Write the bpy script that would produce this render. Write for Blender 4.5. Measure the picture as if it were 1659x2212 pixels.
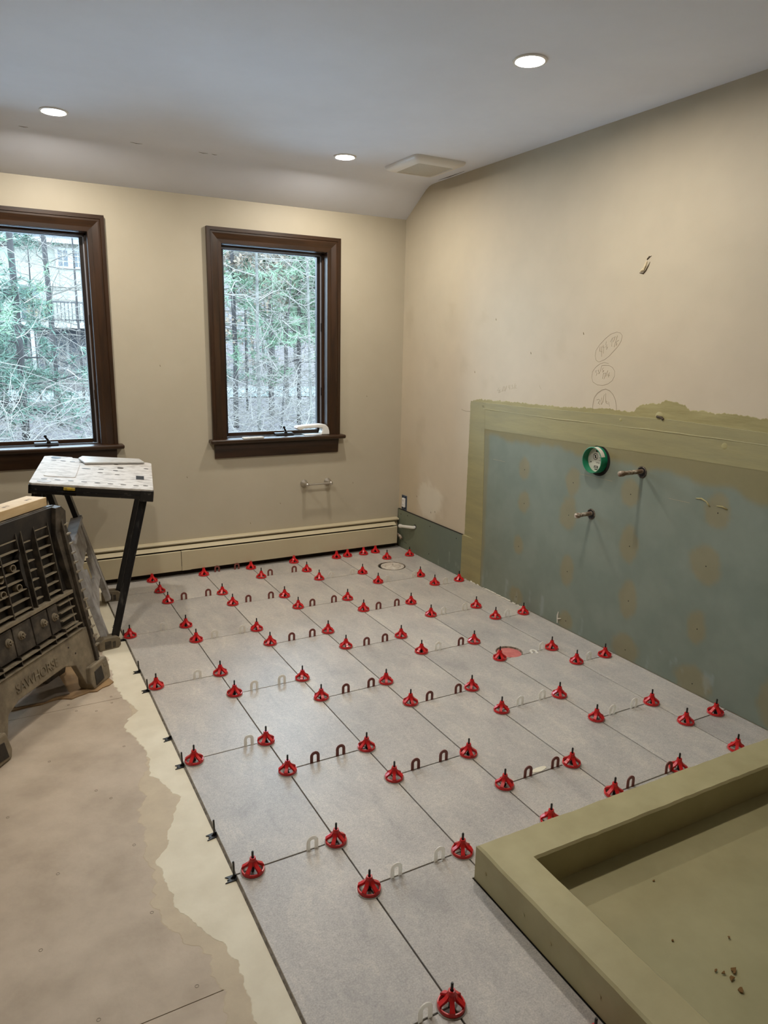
import bpy, bmesh, math, random
from mathutils import Vector, Matrix, noise as mnoise

for o in list(bpy.data.objects):
    bpy.data.objects.remove(o)
S = bpy.context.scene
COL = S.collection
R_ = random.Random(7)

# ------------------------------------------------------------------ camera
cam = bpy.data.cameras.new('camera')
camo = bpy.data.objects.new('camera', cam)
COL.objects.link(camo)
S.camera = camo
cam.sensor_fit = 'HORIZONTAL'
cam.sensor_width = 36.0
cam.lens = 1538.616 * 36.0 / 1659.0
cam.clip_start = 0.02
cam.clip_end = 500
rgt = Vector((0.877986, -0.478265, 0.020081))
fwd = Vector((0.469836, 0.852965, -0.227387))
upv = Vector((0.091623, 0.209077, 0.973597))
M = Matrix((( rgt.x, upv.x, -fwd.x, -0.4754),
            ( rgt.y, upv.y, -fwd.y, -3.5699),
            ( rgt.z, upv.z, -fwd.z, 1.4380),
            (0, 0, 0, 1)))
camo.matrix_world = M

# ------------------------------------------------------------------ world and exposure
W = bpy.data.worlds.new('overcast_sky')
S.world = W
W.use_nodes = True
wn = W.node_tree.nodes['Background']
wn.inputs[0].default_value = (0.63, 0.80, 1.0, 1)
wn.inputs[1].default_value = 14.0
S.view_settings.view_transform = 'Standard'
S.view_settings.look = 'None'
S.view_settings.gamma = 1.0
S.view_settings.use_curve_mapping = False
S.view_settings.exposure = 0.0
LAMP = 700.0                     # radiance of one recessed lamp's lens
LAMP_COL = (1.0, 0.93, 0.83, 1)
# ------------------------------------------------------------------ measured tables
CAPS= [[0.291,0.749],[0.294,0.539],[0.298,0.342],[0.606,0.739],[0.917,0.746],[0.917,0.543],[1.219,0.752],[1.226,0.544],[1.232,0.355],[0.613,0.352],[0.615,0.154],[0.923,0.15],[0.928,-0.05],[1.235,-0.048],[1.524,0.727],[1.61,0.732],[1.735,0.73],[1.832,0.736],[1.834,0.568],[2.015,0.567],[1.533,0.348],[1.537,0.141],[1.844,0.142],[1.535,-0.263],[1.239,-0.245],[0.024,-0.067],[0.304,-0.053],[0.305,-0.26],[0.617,-0.254],[0.618,-0.454],[0.935,-0.441],[0.936,-0.65],[1.242,-0.658],[1.237,-0.864],[1.839,-0.039],[2.019,-0.043],[1.84,-0.475],[1.536,-0.475],[1.837,-0.659],[2.02,-0.672],[1.536,-0.879],[1.533,-1.092],[1.838,-1.11],[0.309,-0.667],[0.309,-0.879],[0.031,-0.671],[0.617,-0.873],[0.62,-1.071],[0.036,-1.295],[0.303,-1.287],[0.306,-1.5],[0.047,-1.905],[0.304,-1.901],[0.932,-1.065],[0.932,-1.275],[1.236,-1.281],[1.232,-1.495],[1.534,-1.502],[0.616,-1.492],[0.615,-1.7],[0.927,-1.695],[0.926,-1.907],[1.221,-1.912],[0.303,-2.117],[0.613,-2.11],[1.837,-1.284],[2.014,-1.289],[1.534,-1.717],[1.839,-1.725],[1.836,-1.899],[2.009,-1.904],[1.842,-2.121],[1.538,-2.109],[1.223,-2.111],[0.938,-2.122],[0.305,-2.512],[0.527,-2.725]]
BROWN= [[0.7,3,0.7712],[0.83,3,0.7712],[0.39,2,0.3532],[0.53,2,0.3532],[0.981,4,0.5572],[1.144,4,0.5572],[0.707,3,0.1566],[0.842,3,0.1566],[1.01,4,-0.0575],[1.144,4,-0.0575],[1.324,5,-0.2621],[1.442,5,-0.2621],[0.729,3,-0.4581],[0.84,3,-0.4581],[1.038,4,-0.6722],[1.141,4,-0.6722],[1.458,5,-0.8768],[0.412,2,-1.4908],[0.512,2,-1.4908],[0.733,3,-1.0727],[0.854,3,-1.0727],[1.017,4,-1.2868],[1.162,4,-1.2868],[0.708,3,-1.6874],[0.824,3,-1.6874],[1.031,4,-1.9015],[1.154,4,-1.9015],[1.304,5,-2.1061],[1.492,5,-2.1061]]
WHITE= [[0.189,1,-0.0532],[0.396,2,-0.2614],[0.539,2,-0.2614],[1.301,5,0.3526],[1.463,5,0.3526],[1.591,6,0.1276],[1.793,6,0.1276],[1.905,7,-0.059],[1.611,6,-0.487],[1.753,6,-0.487],[1.905,7,-0.6736],[1.324,5,-0.8768],[1.783,6,-1.1017],[0.207,1,-0.6679],[0.396,2,-0.8761],[0.52,2,-0.8761],[0.239,1,-1.2825],[0.23,1,-1.8972],[1.33,5,-1.4914],[1.449,5,-1.4914],[0.537,2,-2.1054],[0.394,2,-2.1054],[1.91,7,-1.2883],[1.621,6,-1.7164],[1.744,6,-1.7164],[0.237,1,-2.5119]]
PENCIL= [[[-1.1146,1.5204],[-1.1374,1.5162],[-1.1485,1.5049],[-1.1472,1.4824],[-1.1309,1.4576],[-1.1082,1.4366],[-1.0826,1.4132],[-1.0557,1.3956],[-1.019,1.3829],[-1.0002,1.3899],[-0.9916,1.4112],[-0.9945,1.437],[-1.0152,1.4628],[-1.0471,1.4905],[-1.0791,1.5113],[-1.1146,1.5204]],[[-1.0177,1.4544],[-1.0174,1.4331],[-1.0338,1.4312]],[[-1.0281,1.4545],[-1.0337,1.4079]],[[-1.039,1.4609],[-1.0342,1.4524],[-1.046,1.4515]],[[-1.0412,1.4546],[-1.0436,1.4229]],[[-1.0544,1.4779],[-1.0536,1.4611]],[[-1.062,1.4632],[-1.0546,1.4527],[-1.0652,1.4486],[-1.0605,1.4401],[-1.0673,1.4549]],[[-1.0806,1.4759],[-1.0899,1.4926],[-1.0917,1.4552]],[[-1.0899,1.4926],[-1.1087,1.5009],[-1.0976,1.476]],[[-1.1208,1.505],[-1.1061,1.4532]],[[-1.1303,1.4844],[-1.1148,1.474],[-1.1209,1.4699],[-1.1164,1.4616],[-1.1234,1.4617],[-1.1207,1.472]],[[-1.0812,1.3773],[-1.0545,1.3818],[-1.026,1.3735],[-1.001,1.3576],[-0.9825,1.3352],[-0.981,1.3089],[-0.9912,1.2876],[-1.0198,1.276],[-1.0558,1.2748],[-1.0897,1.2842],[-1.1137,1.3004],[-1.1252,1.322],[-1.124,1.343],[-1.1092,1.3593],[-1.0881,1.368],[-1.0648,1.3694],[-1.0387,1.3664]],[[-1.0001,1.3402],[-1.0088,1.3427],[-1.0039,1.3339],[-1.0149,1.33],[-1.0087,1.3189]],[[-1.0232,1.3476],[-1.0195,1.341],[-1.0309,1.3328],[-1.0242,1.3272],[-1.0277,1.3349],[-1.0178,1.3431]],[[-1.0389,1.3653],[-1.035,1.348],[-1.0334,1.3372]],[[-1.0516,1.3572],[-1.0439,1.3484],[-1.0517,1.3444],[-1.0484,1.3357],[-1.0561,1.3446]],[[-1.0545,1.3338],[-1.052,1.3058]],[[-1.055,1.3296],[-1.069,1.3344],[-1.061,1.3041]],[[-1.0808,1.3455],[-1.0711,1.3174]],[[-1.084,1.3308],[-1.0836,1.3223],[-1.095,1.3239]],[[-1.0919,1.3375],[-1.0875,1.314]],[[-1.0064,1.1477],[-1.004,1.1807],[-1.0091,1.2141],[-1.0275,1.2373],[-1.0553,1.2543],[-1.0796,1.2601],[-1.1051,1.2531],[-1.1272,1.2375],[-1.1444,1.2132],[-1.1535,1.1862],[-1.157,1.1695]],[[-1.0254,1.2044],[-1.0398,1.2098],[-1.0465,1.2037],[-1.0365,1.1877]],[[-1.0387,1.1944],[-1.0506,1.1822]],[[-1.0568,1.2175],[-1.053,1.1999],[-1.0607,1.1852],[-1.0679,1.1988]],[[-1.0725,1.2338],[-1.0653,1.1964]],[[-1.0807,1.2387],[-1.086,1.1959]],[[-1.0864,1.2046],[-1.0924,1.2029],[-1.0891,1.194],[-1.1012,1.1906]],[[-1.1042,1.2016],[-1.1112,1.1806]]]
PENCIL2= [[[-0.264,1.217],[-0.248,1.1999],[-0.2737,1.2069],[-0.2632,1.188],[-0.2834,1.1968]],[[-0.3017,1.2245],[-0.2973,1.1977],[-0.314,1.2041],[-0.3154,1.2253],[-0.3017,1.2245]],[[-0.3319,1.2316],[-0.3213,1.1993]],[[-0.3485,1.2356],[-0.3465,1.2219],[-0.3636,1.2198]],[[-0.3601,1.2384],[-0.3609,1.2123]],[[-0.3703,1.2369],[-0.3851,1.2398],[-0.3795,1.2291],[-0.39,1.2234],[-0.3741,1.2152]],[[-0.4058,1.2492],[-0.3972,1.2176]],[[-0.4147,1.2415],[-0.41,1.2226],[-0.4229,1.2254]],[[-0.6062,1.2502],[-0.6235,1.2285]],[[-0.2482,0.8024],[-0.3585,0.8044]],[[-1.5016,0.8151],[-1.6119,0.8163]],[[-0.9611,0.8327],[-1.1752,0.8336]]]

# ------------------------------------------------------------------ helpers
def srgb(r, g, b):
    f = lambda c: (c/255/12.92) if c/255 <= 0.04045 else ((c/255+0.055)/1.055)**2.4
    return (f(r), f(g), f(b), 1.0)

def tag(o, label=None, cat=None, group=None, kind=None):
    if label: o['label'] = label
    if cat: o['category'] = cat
    if group: o['group'] = group
    if kind: o['kind'] = kind
    return o

def empty(name, loc=(0, 0, 0)):
    o = bpy.data.objects.new(name, None)
    o.empty_display_size = 0.05
    o.location = loc
    COL.objects.link(o)
    return o

def fbm(x, y=0.0, z=0.0, oct=4):
    v = 0.0; a = 0.5; f = 1.0
    for _ in range(oct):
        v += a*mnoise.noise(Vector((x*f, y*f, z*f))); a *= 0.5; f *= 2.03
    return v

class B:
    """collects faces in world space; obj() links them as one mesh"""
    def __init__(s):
        s.v = []; s.f = []; s.c = None
    def add(s, vs, fs):
        n = len(s.v)
        s.v += [tuple(x) for x in vs]
        s.f += [tuple(i+n for i in f) for f in fs]
        return s
    def box(s, a, b):
        x0, y0, z0 = [min(p, q) for p, q in zip(a, b)]
        x1, y1, z1 = [max(p, q) for p, q in zip(a, b)]
        return s.add([(x0,y0,z0),(x1,y0,z0),(x1,y1,z0),(x0,y1,z0),(x0,y0,z1),(x1,y0,z1),(x1,y1,z1),(x0,y1,z1)],
                     [(0,3,2,1),(4,5,6,7),(0,1,5,4),(1,2,6,5),(2,3,7,6),(3,0,4,7)])
    def obox(s, o, u, v, w):
        """box from corner o spanned by edge vectors u, v, w"""
        o = Vector(o); u = Vector(u); v = Vector(v); w = Vector(w)
        if u.cross(v).dot(w) < 0: u, v = v, u
        P = [o, o+u, o+u+v, o+v, o+w, o+u+w, o+u+v+w, o+v+w]
        return s.add(P, [(0,3,2,1),(4,5,6,7),(0,1,5,4),(1,2,6,5),(2,3,7,6),(3,0,4,7)])
    def bar(s, a, b, wid, thk, side):
        """rectangular bar from a to b; side = direction of its width"""
        a = Vector(a); b = Vector(b); d = (b-a)
        sd = Vector(side); sd = (sd - d*(sd.dot(d)/d.length_squared)).normalized()
        t = d.normalized().cross(sd).normalized()
        return s.obox(a - sd*wid/2 - t*thk/2, sd*wid, t*thk, d)
    def tube(s, pts, r, n=8, cap=True):
        pts = [Vector(p) for p in pts]
        rs = r if isinstance(r, (list, tuple)) else [r]*len(pts)
        base = len(s.v)
        for i, p in enumerate(pts):
            d = (pts[min(i+1, len(pts)-1)] - pts[max(i-1, 0)]).normalized()
            a = Vector((0, 0, 1)) if abs(d.z) < 0.9 else Vector((1, 0, 0))
            x = d.cross(a).normalized(); y = d.cross(x)
            for k in range(n):
                t = 2*math.pi*k/n
                s.v.append(tuple(p + (x*math.cos(t) + y*math.sin(t))*rs[i]))
        for i in range(len(pts)-1):
            for k in range(n):
                a0 = base+i*n+k; a1 = base+i*n+(k+1) % n
                s.f.append((a0, a0+n, a1+n, a1))
        if cap:
            s.f.append(tuple(base+k for k in range(n)))
            s.f.append(tuple(base+(len(pts)-1)*n+k for k in reversed(range(n))))
        return s
    def lathe(s, o, axis, prof, n=24):
        """prof: (radius, distance along axis)"""
        o = Vector(o); d = Vector(axis).normalized()
        a = Vector((0, 0, 1)) if abs(d.z) < 0.9 else Vector((1, 0, 0))
        x = d.cross(a).normalized(); y = d.cross(x)
        base = len(s.v)
        for r, h in prof:
            for k in range(n):
                t = 2*math.pi*k/n
                s.v.append(tuple(o + d*h + (x*math.cos(t)+y*math.sin(t))*max(r, 1e-5)))
        for i in range(len(prof)-1):
            for k in range(n):
                a0 = base+i*n+k; a1 = base+i*n+(k+1) % n
                s.f.append((a0, a1, a1+n, a0+n))
        return s
    def prism(s, poly, o, u, v, w):
        """polygon in the (u, v) plane at o, extruded by vector w"""
        o = Vector(o); u = Vector(u); v = Vector(v); w = Vector(w)
        n = len(poly)
        P = [o+u*a+v*b for a, b in poly]
        base = len(s.v)
        s.v += [tuple(p) for p in P] + [tuple(p+w) for p in P]
        s.f.append(tuple(base+i for i in reversed(range(n))))
        s.f.append(tuple(base+n+i for i in range(n)))
        for i in range(n):
            j = (i+1) % n
            s.f.append((base+i, base+j, base+n+j, base+n+i))
        return s
    def obj(s, name, mat, parent=None, smooth=False, bevel=0, seg=2, local=False):
        off = Vector((0, 0, 0))
        if parent is not None and not local:
            q = parent
            while q is not None:
                off += Vector(q.location); q = q.parent
        me = bpy.data.meshes.new(name)
        me.from_pydata([(x-off.x, y-off.y, z-off.z) for x, y, z in s.v], [], s.f)
        bm = bmesh.new(); bm.from_mesh(me)
        bmesh.ops.recalc_face_normals(bm, faces=bm.faces)
        bm.to_mesh(me); bm.free()
        if mat: me.materials.append(mat)
        if smooth:
            for p in me.polygons: p.use_smooth = True
        if smooth == 'auto':
            me.set_sharp_from_angle(angle=math.radians(40))
        o = bpy.data.objects.new(name, me)
        COL.objects.link(o)
        if parent is not None: o.parent = parent
        if bevel:
            m = o.modifiers.new('bevel', 'BEVEL'); m.width = bevel; m.segments = seg; m.limit_method = 'ANGLE'
        return o

def copy_tree(o, parent=None):
    c = o.copy(); COL.objects.link(c)
    if parent is not None: c.parent = parent
    for ch in list(o.children): copy_tree(ch, c)
    return c

# ------------------------------------------------------------------ materials
def newmat(name):
    m = bpy.data.materials.new(name); m.use_nodes = True
    nt = m.node_tree
    return m, nt, nt.nodes['Principled BSDF']

def plain(name, col, rough=0.5, metal=0.0, spec=0.5, col2=None, scale=20, bump=0.0, bscale=60, detail=6, lo=0.35, hi=0.65, stretch=None, rnd=0.0, coat=0):
    m, nt, b = newmat(name)
    N = nt.nodes; Lk = nt.links
    b.inputs['Base Color'].default_value = col
    b.inputs['Roughness'].default_value = rough
    b.inputs['Metallic'].default_value = metal
    b.inputs['Specular IOR Level'].default_value = spec
    if coat: b.inputs['Coat Weight'].default_value = coat; b.inputs['Coat Roughness'].default_value = 0.2
    co = N.new('ShaderNodeTexCoord').outputs['Object']
    if stretch:
        mp = N.new('ShaderNodeMapping'); mp.inputs['Scale'].default_value = stretch
        Lk.new(co, mp.inputs[0]); co = mp.outputs[0]
    last = None
    if col2 is not None:
        t = N.new('ShaderNodeTexNoise'); t.inputs['Scale'].default_value = scale; t.inputs['Detail'].default_value = detail
        t.inputs['Roughness'].default_value = 0.6
        Lk.new(co, t.inputs['Vector'])
        r = N.new('ShaderNodeValToRGB')
        r.color_ramp.elements[0].position = lo; r.color_ramp.elements[0].color = col
        r.color_ramp.elements[1].position = hi; r.color_ramp.elements[1].color = col2
        Lk.new(t.outputs['Fac'], r.inputs[0]); last = r.outputs[0]
    if rnd:
        oi = N.new('ShaderNodeObjectInfo'); mr = N.new('ShaderNodeMapRange')
        mr.inputs[3].default_value = 1-rnd; mr.inputs[4].default_value = 1+rnd
        Lk.new(oi.outputs['Random'], mr.inputs[0])
        mx = N.new('ShaderNodeMix'); mx.data_type = 'RGBA'; mx.blend_type = 'MULTIPLY'; mx.inputs[0].default_value = 1
        if last is not None: Lk.new(last, mx.inputs[6])
        else: mx.inputs[6].default_value = col
        Lk.new(mr.outputs[0], mx.inputs[7]); last = mx.outputs[2]
    if last is not None: Lk.new(last, b.inputs['Base Color'])
    if bump:
        t2 = N.new('ShaderNodeTexNoise'); t2.inputs['Scale'].default_value = bscale; t2.inputs['Detail'].default_value = 5
        Lk.new(co, t2.inputs['Vector'])
        bp = N.new('ShaderNodeBump'); bp.inputs['Strength'].default_value = bump; bp.inputs['Distance'].default_value = 0.002
        Lk.new(t2.outputs['Fac'], bp.inputs['Height']); Lk.new(bp.outputs[0], b.inputs['Normal'])
    return m

def attrmat(name, rough, bump=0.1, bscale=150, var=0.06, vscale=9):
    """colour from the mesh's own 'col' attribute (paint, plaster, dabs), with fine mottling"""
    m, nt, b = newmat(name); N = nt.nodes; Lk = nt.links
    b.inputs['Roughness'].default_value = rough
    at = N.new('ShaderNodeAttribute'); at.attribute_name = 'col'
    co = N.new('ShaderNodeTexCoord').outputs['Object']
    t = N.new('ShaderNodeTexNoise'); t.inputs['Scale'].default_value = vscale; t.inputs['Detail'].default_value = 8
    Lk.new(co, t.inputs['Vector'])
    mr = N.new('ShaderNodeMapRange'); mr.inputs[1].default_value = 0.3; mr.inputs[2].default_value = 0.7
    mr.inputs[3].default_value = 1-var; mr.inputs[4].default_value = 1+var
    Lk.new(t.outputs['Fac'], mr.inputs[0])
    mx = N.new('ShaderNodeMix'); mx.data_type = 'RGBA'; mx.blend_type = 'MULTIPLY'; mx.inputs[0].default_value = 1
    Lk.new(at.outputs['Color'], mx.inputs[6]); Lk.new(mr.outputs[0], mx.inputs[7])
    Lk.new(mx.outputs[2], b.inputs['Base Color'])
    t2 = N.new('ShaderNodeTexNoise'); t2.inputs['Scale'].default_value = bscale; t2.inputs['Detail'].default_value = 4
    Lk.new(co, t2.inputs['Vector'])
    bp = N.new('ShaderNodeBump'); bp.inputs['Strength'].default_value = bump; bp.inputs['Distance'].default_value = 0.002
    Lk.new(t2.outputs['Fac'], bp.inputs['Height']); Lk.new(bp.outputs[0], b.inputs['Normal'])
    return m

def tilemat():
    m, nt, b = newmat('stone_look_porcelain'); N = nt.nodes; Lk = nt.links
    tc = N.new('ShaderNodeTexCoord').outputs['Object']
    oi = N.new('ShaderNodeObjectInfo')
    ml = N.new('ShaderNodeVectorMath'); ml.operation = 'SCALE'; ml.inputs[0].default_value = (37, 53, 0)
    Lk.new(oi.outputs['Random'], ml.inputs['Scale'])
    ad = N.new('ShaderNodeVectorMath'); ad.operation = 'ADD'
    Lk.new(tc, ad.inputs[0]); Lk.new(ml.outputs[0], ad.inputs[1])
    def nz(scale, detail, rough=0.6, dist=0.0, vec=None):
        t = N.new('ShaderNodeTexNoise'); t.inputs['Scale'].default_value = scale; t.inputs['Detail'].default_value = detail
        t.inputs['Roughness'].default_value = rough; t.inputs['Distortion'].default_value = dist
        Lk.new(vec or ad.outputs[0], t.inputs['Vector']); return t.outputs['Fac']
    def ramp(inp, stops):
        r = N.new('ShaderNodeValToRGB')
        e = r.color_ramp.elements
        e[0].position, e[0].color = stops[0]; e[1].position, e[1].color = stops[-1]
        for p, c in stops[1:-1]:
            x = e.new(p); x.color = c
        Lk.new(inp, r.inputs[0]); return r.outputs[0]
    def mix(kind, f, a, c):
        x = N.new('ShaderNodeMix'); x.data_type = 'RGBA'; x.blend_type = kind; x.inputs[0].default_value = f
        Lk.new(a, x.inputs[6]); Lk.new(c, x.inputs[7]); return x.outputs[2]
    cloud = ramp(nz(3.2, 7, 0.6, 0.15), [(0.30, srgb(165, 160, 153)), (0.5, srgb(174, 168, 160)), (0.7, srgb(184, 177, 167))])
    mpv = N.new('ShaderNodeMapping'); mpv.inputs['Scale'].default_value = (1.0, 0.42, 1.0); mpv.inputs['Rotation'].default_value = (0, 0, 0.5)
    Lk.new(ad.outputs[0], mpv.inputs[0])
    vein = ramp(nz(11, 12, 0.74, 0.5, mpv.outputs[0]), [(0.34, (0.84, 0.84, 0.86, 1)), (0.48, (0.99, 0.99, 0.99, 1)), (0.54, (1.0, 1.0, 1.0, 1)), (0.60, (1.12, 1.11, 1.08, 1)), (0.70, (1.05, 1.05, 1.03, 1))])
    grain = ramp(nz(230, 4, 0.75), [(0.3, (0.74, 0.74, 0.74, 1)), (0.7, (1.26, 1.26, 1.26, 1))])
    fleck = ramp(nz(70, 6, 0.72), [(0.3, (0.86, 0.86, 0.87, 1)), (0.7, (1.13, 1.12, 1.11, 1))])
    c = mix('MULTIPLY', 1, cloud, vein); c = mix('MULTIPLY', 1, c, grain); c = mix('MULTIPLY', 1, c, fleck)
    mr = N.new('ShaderNodeMapRange'); mr.inputs[3].default_value = 0.93; mr.inputs[4].default_value = 1.05
    Lk.new(oi.outputs['Random'], mr.inputs[0])
    c = mix('MULTIPLY', 1, c, mr.outputs[0])
    Lk.new(c, b.inputs['Base Color'])
    b.inputs['Roughness'].default_value = 0.42
    bp = N.new('ShaderNodeBump'); bp.inputs['Strength'].default_value = 0.35; bp.inputs['Distance'].default_value = 0.0015
    Lk.new(nz(38, 8, 0.7), bp.inputs['Height']); Lk.new(bp.outputs[0], b.inputs['Normal'])
    return m

def glassmat():
    m = bpy.data.materials.new('window_glass'); m.use_nodes = True
    nt = m.node_tree; N = nt.nodes; Lk = nt.links
    N.remove(N['Principled BSDF'])
    tr = N.new('ShaderNodeBsdfTransparent'); tr.inputs[0].default_value = (0.95, 0.98, 0.97, 1)
    gl = N.new('ShaderNodeBsdfGlossy'); gl.inputs['Roughness'].default_value = 0.01
    fr = N.new('ShaderNodeFresnel'); fr.inputs[0].default_value = 1.45
    mx = N.new('ShaderNodeMixShader')
    Lk.new(fr.outputs[0], mx.inputs[0]); Lk.new(tr.outputs[0], mx.inputs[1]); Lk.new(gl.outputs[0], mx.inputs[2])
    Lk.new(mx.outputs[0], N['Material Output'].inputs[0])
    return m

def clearmat():
    m = bpy.data.materials.new('clear_plastic'); m.use_nodes = True
    nt = m.node_tree; N = nt.nodes; Lk = nt.links
    N.remove(N['Principled BSDF'])
    tr = N.new('ShaderNodeBsdfTransparent'); df = N.new('ShaderNodeBsdfPrincipled')
    df.inputs['Base Color'].default_value = srgb(205, 200, 192); df.inputs['Roughness'].default_value = 0.15
    mx = N.new('ShaderNodeMixShader'); mx.inputs[0].default_value = 0.4
    Lk.new(tr.outputs[0], mx.inputs[1]); Lk.new(df.outputs[0], mx.inputs[2])
    Lk.new(mx.outputs[0], N['Material Output'].inputs[0])
    return m

def emitmat(name, col, strength):
    m = bpy.data.materials.new(name); m.use_nodes = True
    nt = m.node_tree; N = nt.nodes
    N.remove(N['Principled BSDF'])
    e = N.new('ShaderNodeEmission'); e.inputs[0].default_value = col; e.inputs[1].default_value = strength
    nt.links.new(e.outputs[0], N['Material Output'].inputs[0])
    return m

BEIGE = srgb(186, 175, 153)
MT = {}
MT['beige'] = plain('beige_wall_paint', srgb(182, 172, 151), 0.55, col2=srgb(177, 167, 146), scale=3, bump=0.08, bscale=220)
MT['ceiling'] = plain('white_ceiling_paint', srgb(233, 236, 245), 0.8, bump=0.06, bscale=200, col2=srgb(229, 232, 241), scale=4)
MT['rwall'] = attrmat('patched_wall_paint', 0.6, 0.10, 200, 0.035, 7)
MT['green'] = attrmat('green_moisture_board', 0.7, 0.10, 260, 0.03, 22)
MT['khaki'] = plain('khaki_waterproof_membrane', srgb(150, 141, 98), 0.5, col2=srgb(136, 129, 92), scale=7, bump=0.25, bscale=45, stretch=(1, 0.4, 3))
MT['khaki_thin'] = plain('brushed_khaki_membrane', srgb(158, 148, 101), 0.55, col2=srgb(140, 130, 84), scale=16, bump=0.45, bscale=60, stretch=(1, 0.3, 2.5))
MT['curb'] = plain('khaki_curb_membrane', srgb(174, 164, 124), 0.42, col2=srgb(160, 150, 111), scale=5, bump=0.3, bscale=18, detail=8)
MT['pan'] = plain('olive_pan_membrane', srgb(166, 158, 120), 0.38, col2=srgb(152, 145, 108), scale=4, bump=0.25, bscale=14, detail=9)
MT['tile'] = tilemat()
MT['bed'] = plain('dark_mortar_bed', srgb(64, 56, 50), 0.9, col2=srgb(48, 42, 38), scale=30)
MT['board'] = plain('cement_backer_board', srgb(190, 174, 154), 0.75, col2=srgb(166, 150, 131), scale=6, bump=0.25, bscale=70, detail=12, lo=0.34, hi=0.68)
MT['mortar'] = plain('pale_thinset_mortar', srgb(220, 211, 188), 0.75, col2=srgb(208, 198, 174), scale=7, bump=0.35, bscale=28, detail=9)
MT['mortar2'] = plain('thin_mortar_film', srgb(193, 177, 151), 0.75, col2=srgb(182, 166, 142), scale=14, bump=0.3, bscale=40)
MT['tedge'] = plain('mortar_edge', srgb(150, 142, 130), 0.9, col2=srgb(96, 88, 76), scale=60)
MT['seam'] = plain('dark_seam', srgb(120, 104, 84), 0.9)
MT['screw'] = plain('screw_head', srgb(122, 110, 94), 0.55, 0.4)
MT['red'] = plain('red_plastic', srgb(202, 22, 28), 0.32, coat=0.2)
MT['black'] = plain('black_plastic', srgb(14, 14, 16), 0.4)
MT['clear'] = clearmat()
MT['brown'] = plain('brown_plastic', srgb(120, 62, 54), 0.42)
def translucent(name, col, f):
    m = plain(name, col, 0.4); nt = m.node_tree; N = nt.nodes
    t = N.new('ShaderNodeBsdfTranslucent'); t.inputs[0].default_value = col
    mx = N.new('ShaderNodeMixShader'); mx.inputs[0].default_value = f
    nt.links.new(N['Principled BSDF'].outputs[0], mx.inputs[1]); nt.links.new(t.outputs[0], mx.inputs[2]); nt.links.new(mx.outputs[0], N['Material Output'].inputs[0])
    return m
MT['white_pl'] = translucent('ivory_plastic', srgb(248, 245, 238), 0.5)
MT['wood'] = plain('dark_stained_wood', srgb(39, 24, 12), 0.33, col2=srgb(58, 36, 18), scale=6, stretch=(6, 6, 0.6), bump=0.08, bscale=30, detail=8)
MT['woodh'] = plain('dark_stained_wood_horizontal', srgb(39, 24, 12), 0.33, col2=srgb(60, 37, 18), scale=6, stretch=(0.6, 6, 6), bump=0.08, bscale=30, detail=8)
MT['sash'] = plain('window_sash_black_brown', srgb(34, 26, 24), 0.35)
MT['liner'] = plain('pale_weather_strip', srgb(150, 152, 160), 0.35, 0.3)
MT['glass'] = glassmat()
MT['bronze'] = plain('dark_bronze', srgb(36, 34, 34), 0.35, 0.5)
MT['heater'] = plain('cream_enamel', srgb(192, 180, 150), 0.38, col2=srgb(186, 173, 143), scale=4)
MT['dark'] = plain('dark_recess', srgb(36, 30, 22), 0.9, col2=srgb(60, 50, 36), scale=18)
MT['nickel'] = plain('brushed_nickel', srgb(190, 184, 175), 0.3, 0.9)
MT['copper'] = plain('tarnished_copper', srgb(122, 100, 82), 0.55, 0.35, col2=srgb(205, 195, 180), scale=45, lo=0.45, hi=0.62, bump=0.4, bscale=90)
MT['hole'] = plain('hole_dark', srgb(22, 18, 15), 0.9)
MT['gypsum'] = plain('broken_gypsum', srgb(210, 204, 190), 0.9, bump=0.6, bscale=200)
MT['ring'] = plain('green_plastic', srgb(24, 128, 92), 0.4)
MT['label'] = plain('paper_label', srgb(214, 208, 196), 0.7)
MT['ink'] = plain('black_ink', srgb(22, 22, 22), 0.7)
MT['pvc'] = plain('dusty_white_pvc', srgb(206, 197, 184), 0.6, col2=srgb(168, 156, 142), scale=26, bump=0.2)
MT['pink'] = plain('pink_red_plug', srgb(196, 116, 108), 0.6, col2=srgb(176, 88, 84), scale=30)
MT['dirt'] = plain('dirty_hole_edge', srgb(150, 136, 118), 0.9, col2=srgb(72, 62, 52), scale=70, bump=0.6)
MT['white'] = plain('white_plastic', srgb(226, 224, 220), 0.4)
MT['grille'] = plain('vent_grille_mesh', srgb(206, 202, 192), 0.7, col2=srgb(184, 180, 170), scale=260, lo=0.42, hi=0.58)
MT['outletbox'] = plain('blue_grey_box', srgb(64, 76, 92), 0.5)
MT['saw'] = plain('dusty_black_plastic', srgb(42, 36, 30), 0.6, col2=srgb(96, 86, 72), scale=16, bump=0.25, bscale=70, lo=0.42, hi=0.78, detail=9)
MT['saw2'] = plain('thick_dust_on_plastic', srgb(106, 95, 78), 0.8, col2=srgb(138, 126, 104), scale=22, bump=0.4, bscale=80, lo=0.35, hi=0.7, detail=9)
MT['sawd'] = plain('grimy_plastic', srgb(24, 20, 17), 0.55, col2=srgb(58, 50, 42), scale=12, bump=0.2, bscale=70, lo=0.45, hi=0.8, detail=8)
MT['steel'] = plain('black_steel_leg', srgb(22, 22, 26), 0.35, 0.2, col2=srgb(84, 82, 80), scale=30, lo=0.55, hi=0.78, stretch=(1, 1, 0.25))
MT['btop'] = plain('dusty_bench_top', srgb(190, 185, 179), 0.75, col2=srgb(120, 112, 103), scale=22, lo=0.46, hi=0.80, stretch=(0.9, 1.3, 1), bump=0.5, bscale=60, detail=9)
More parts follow.
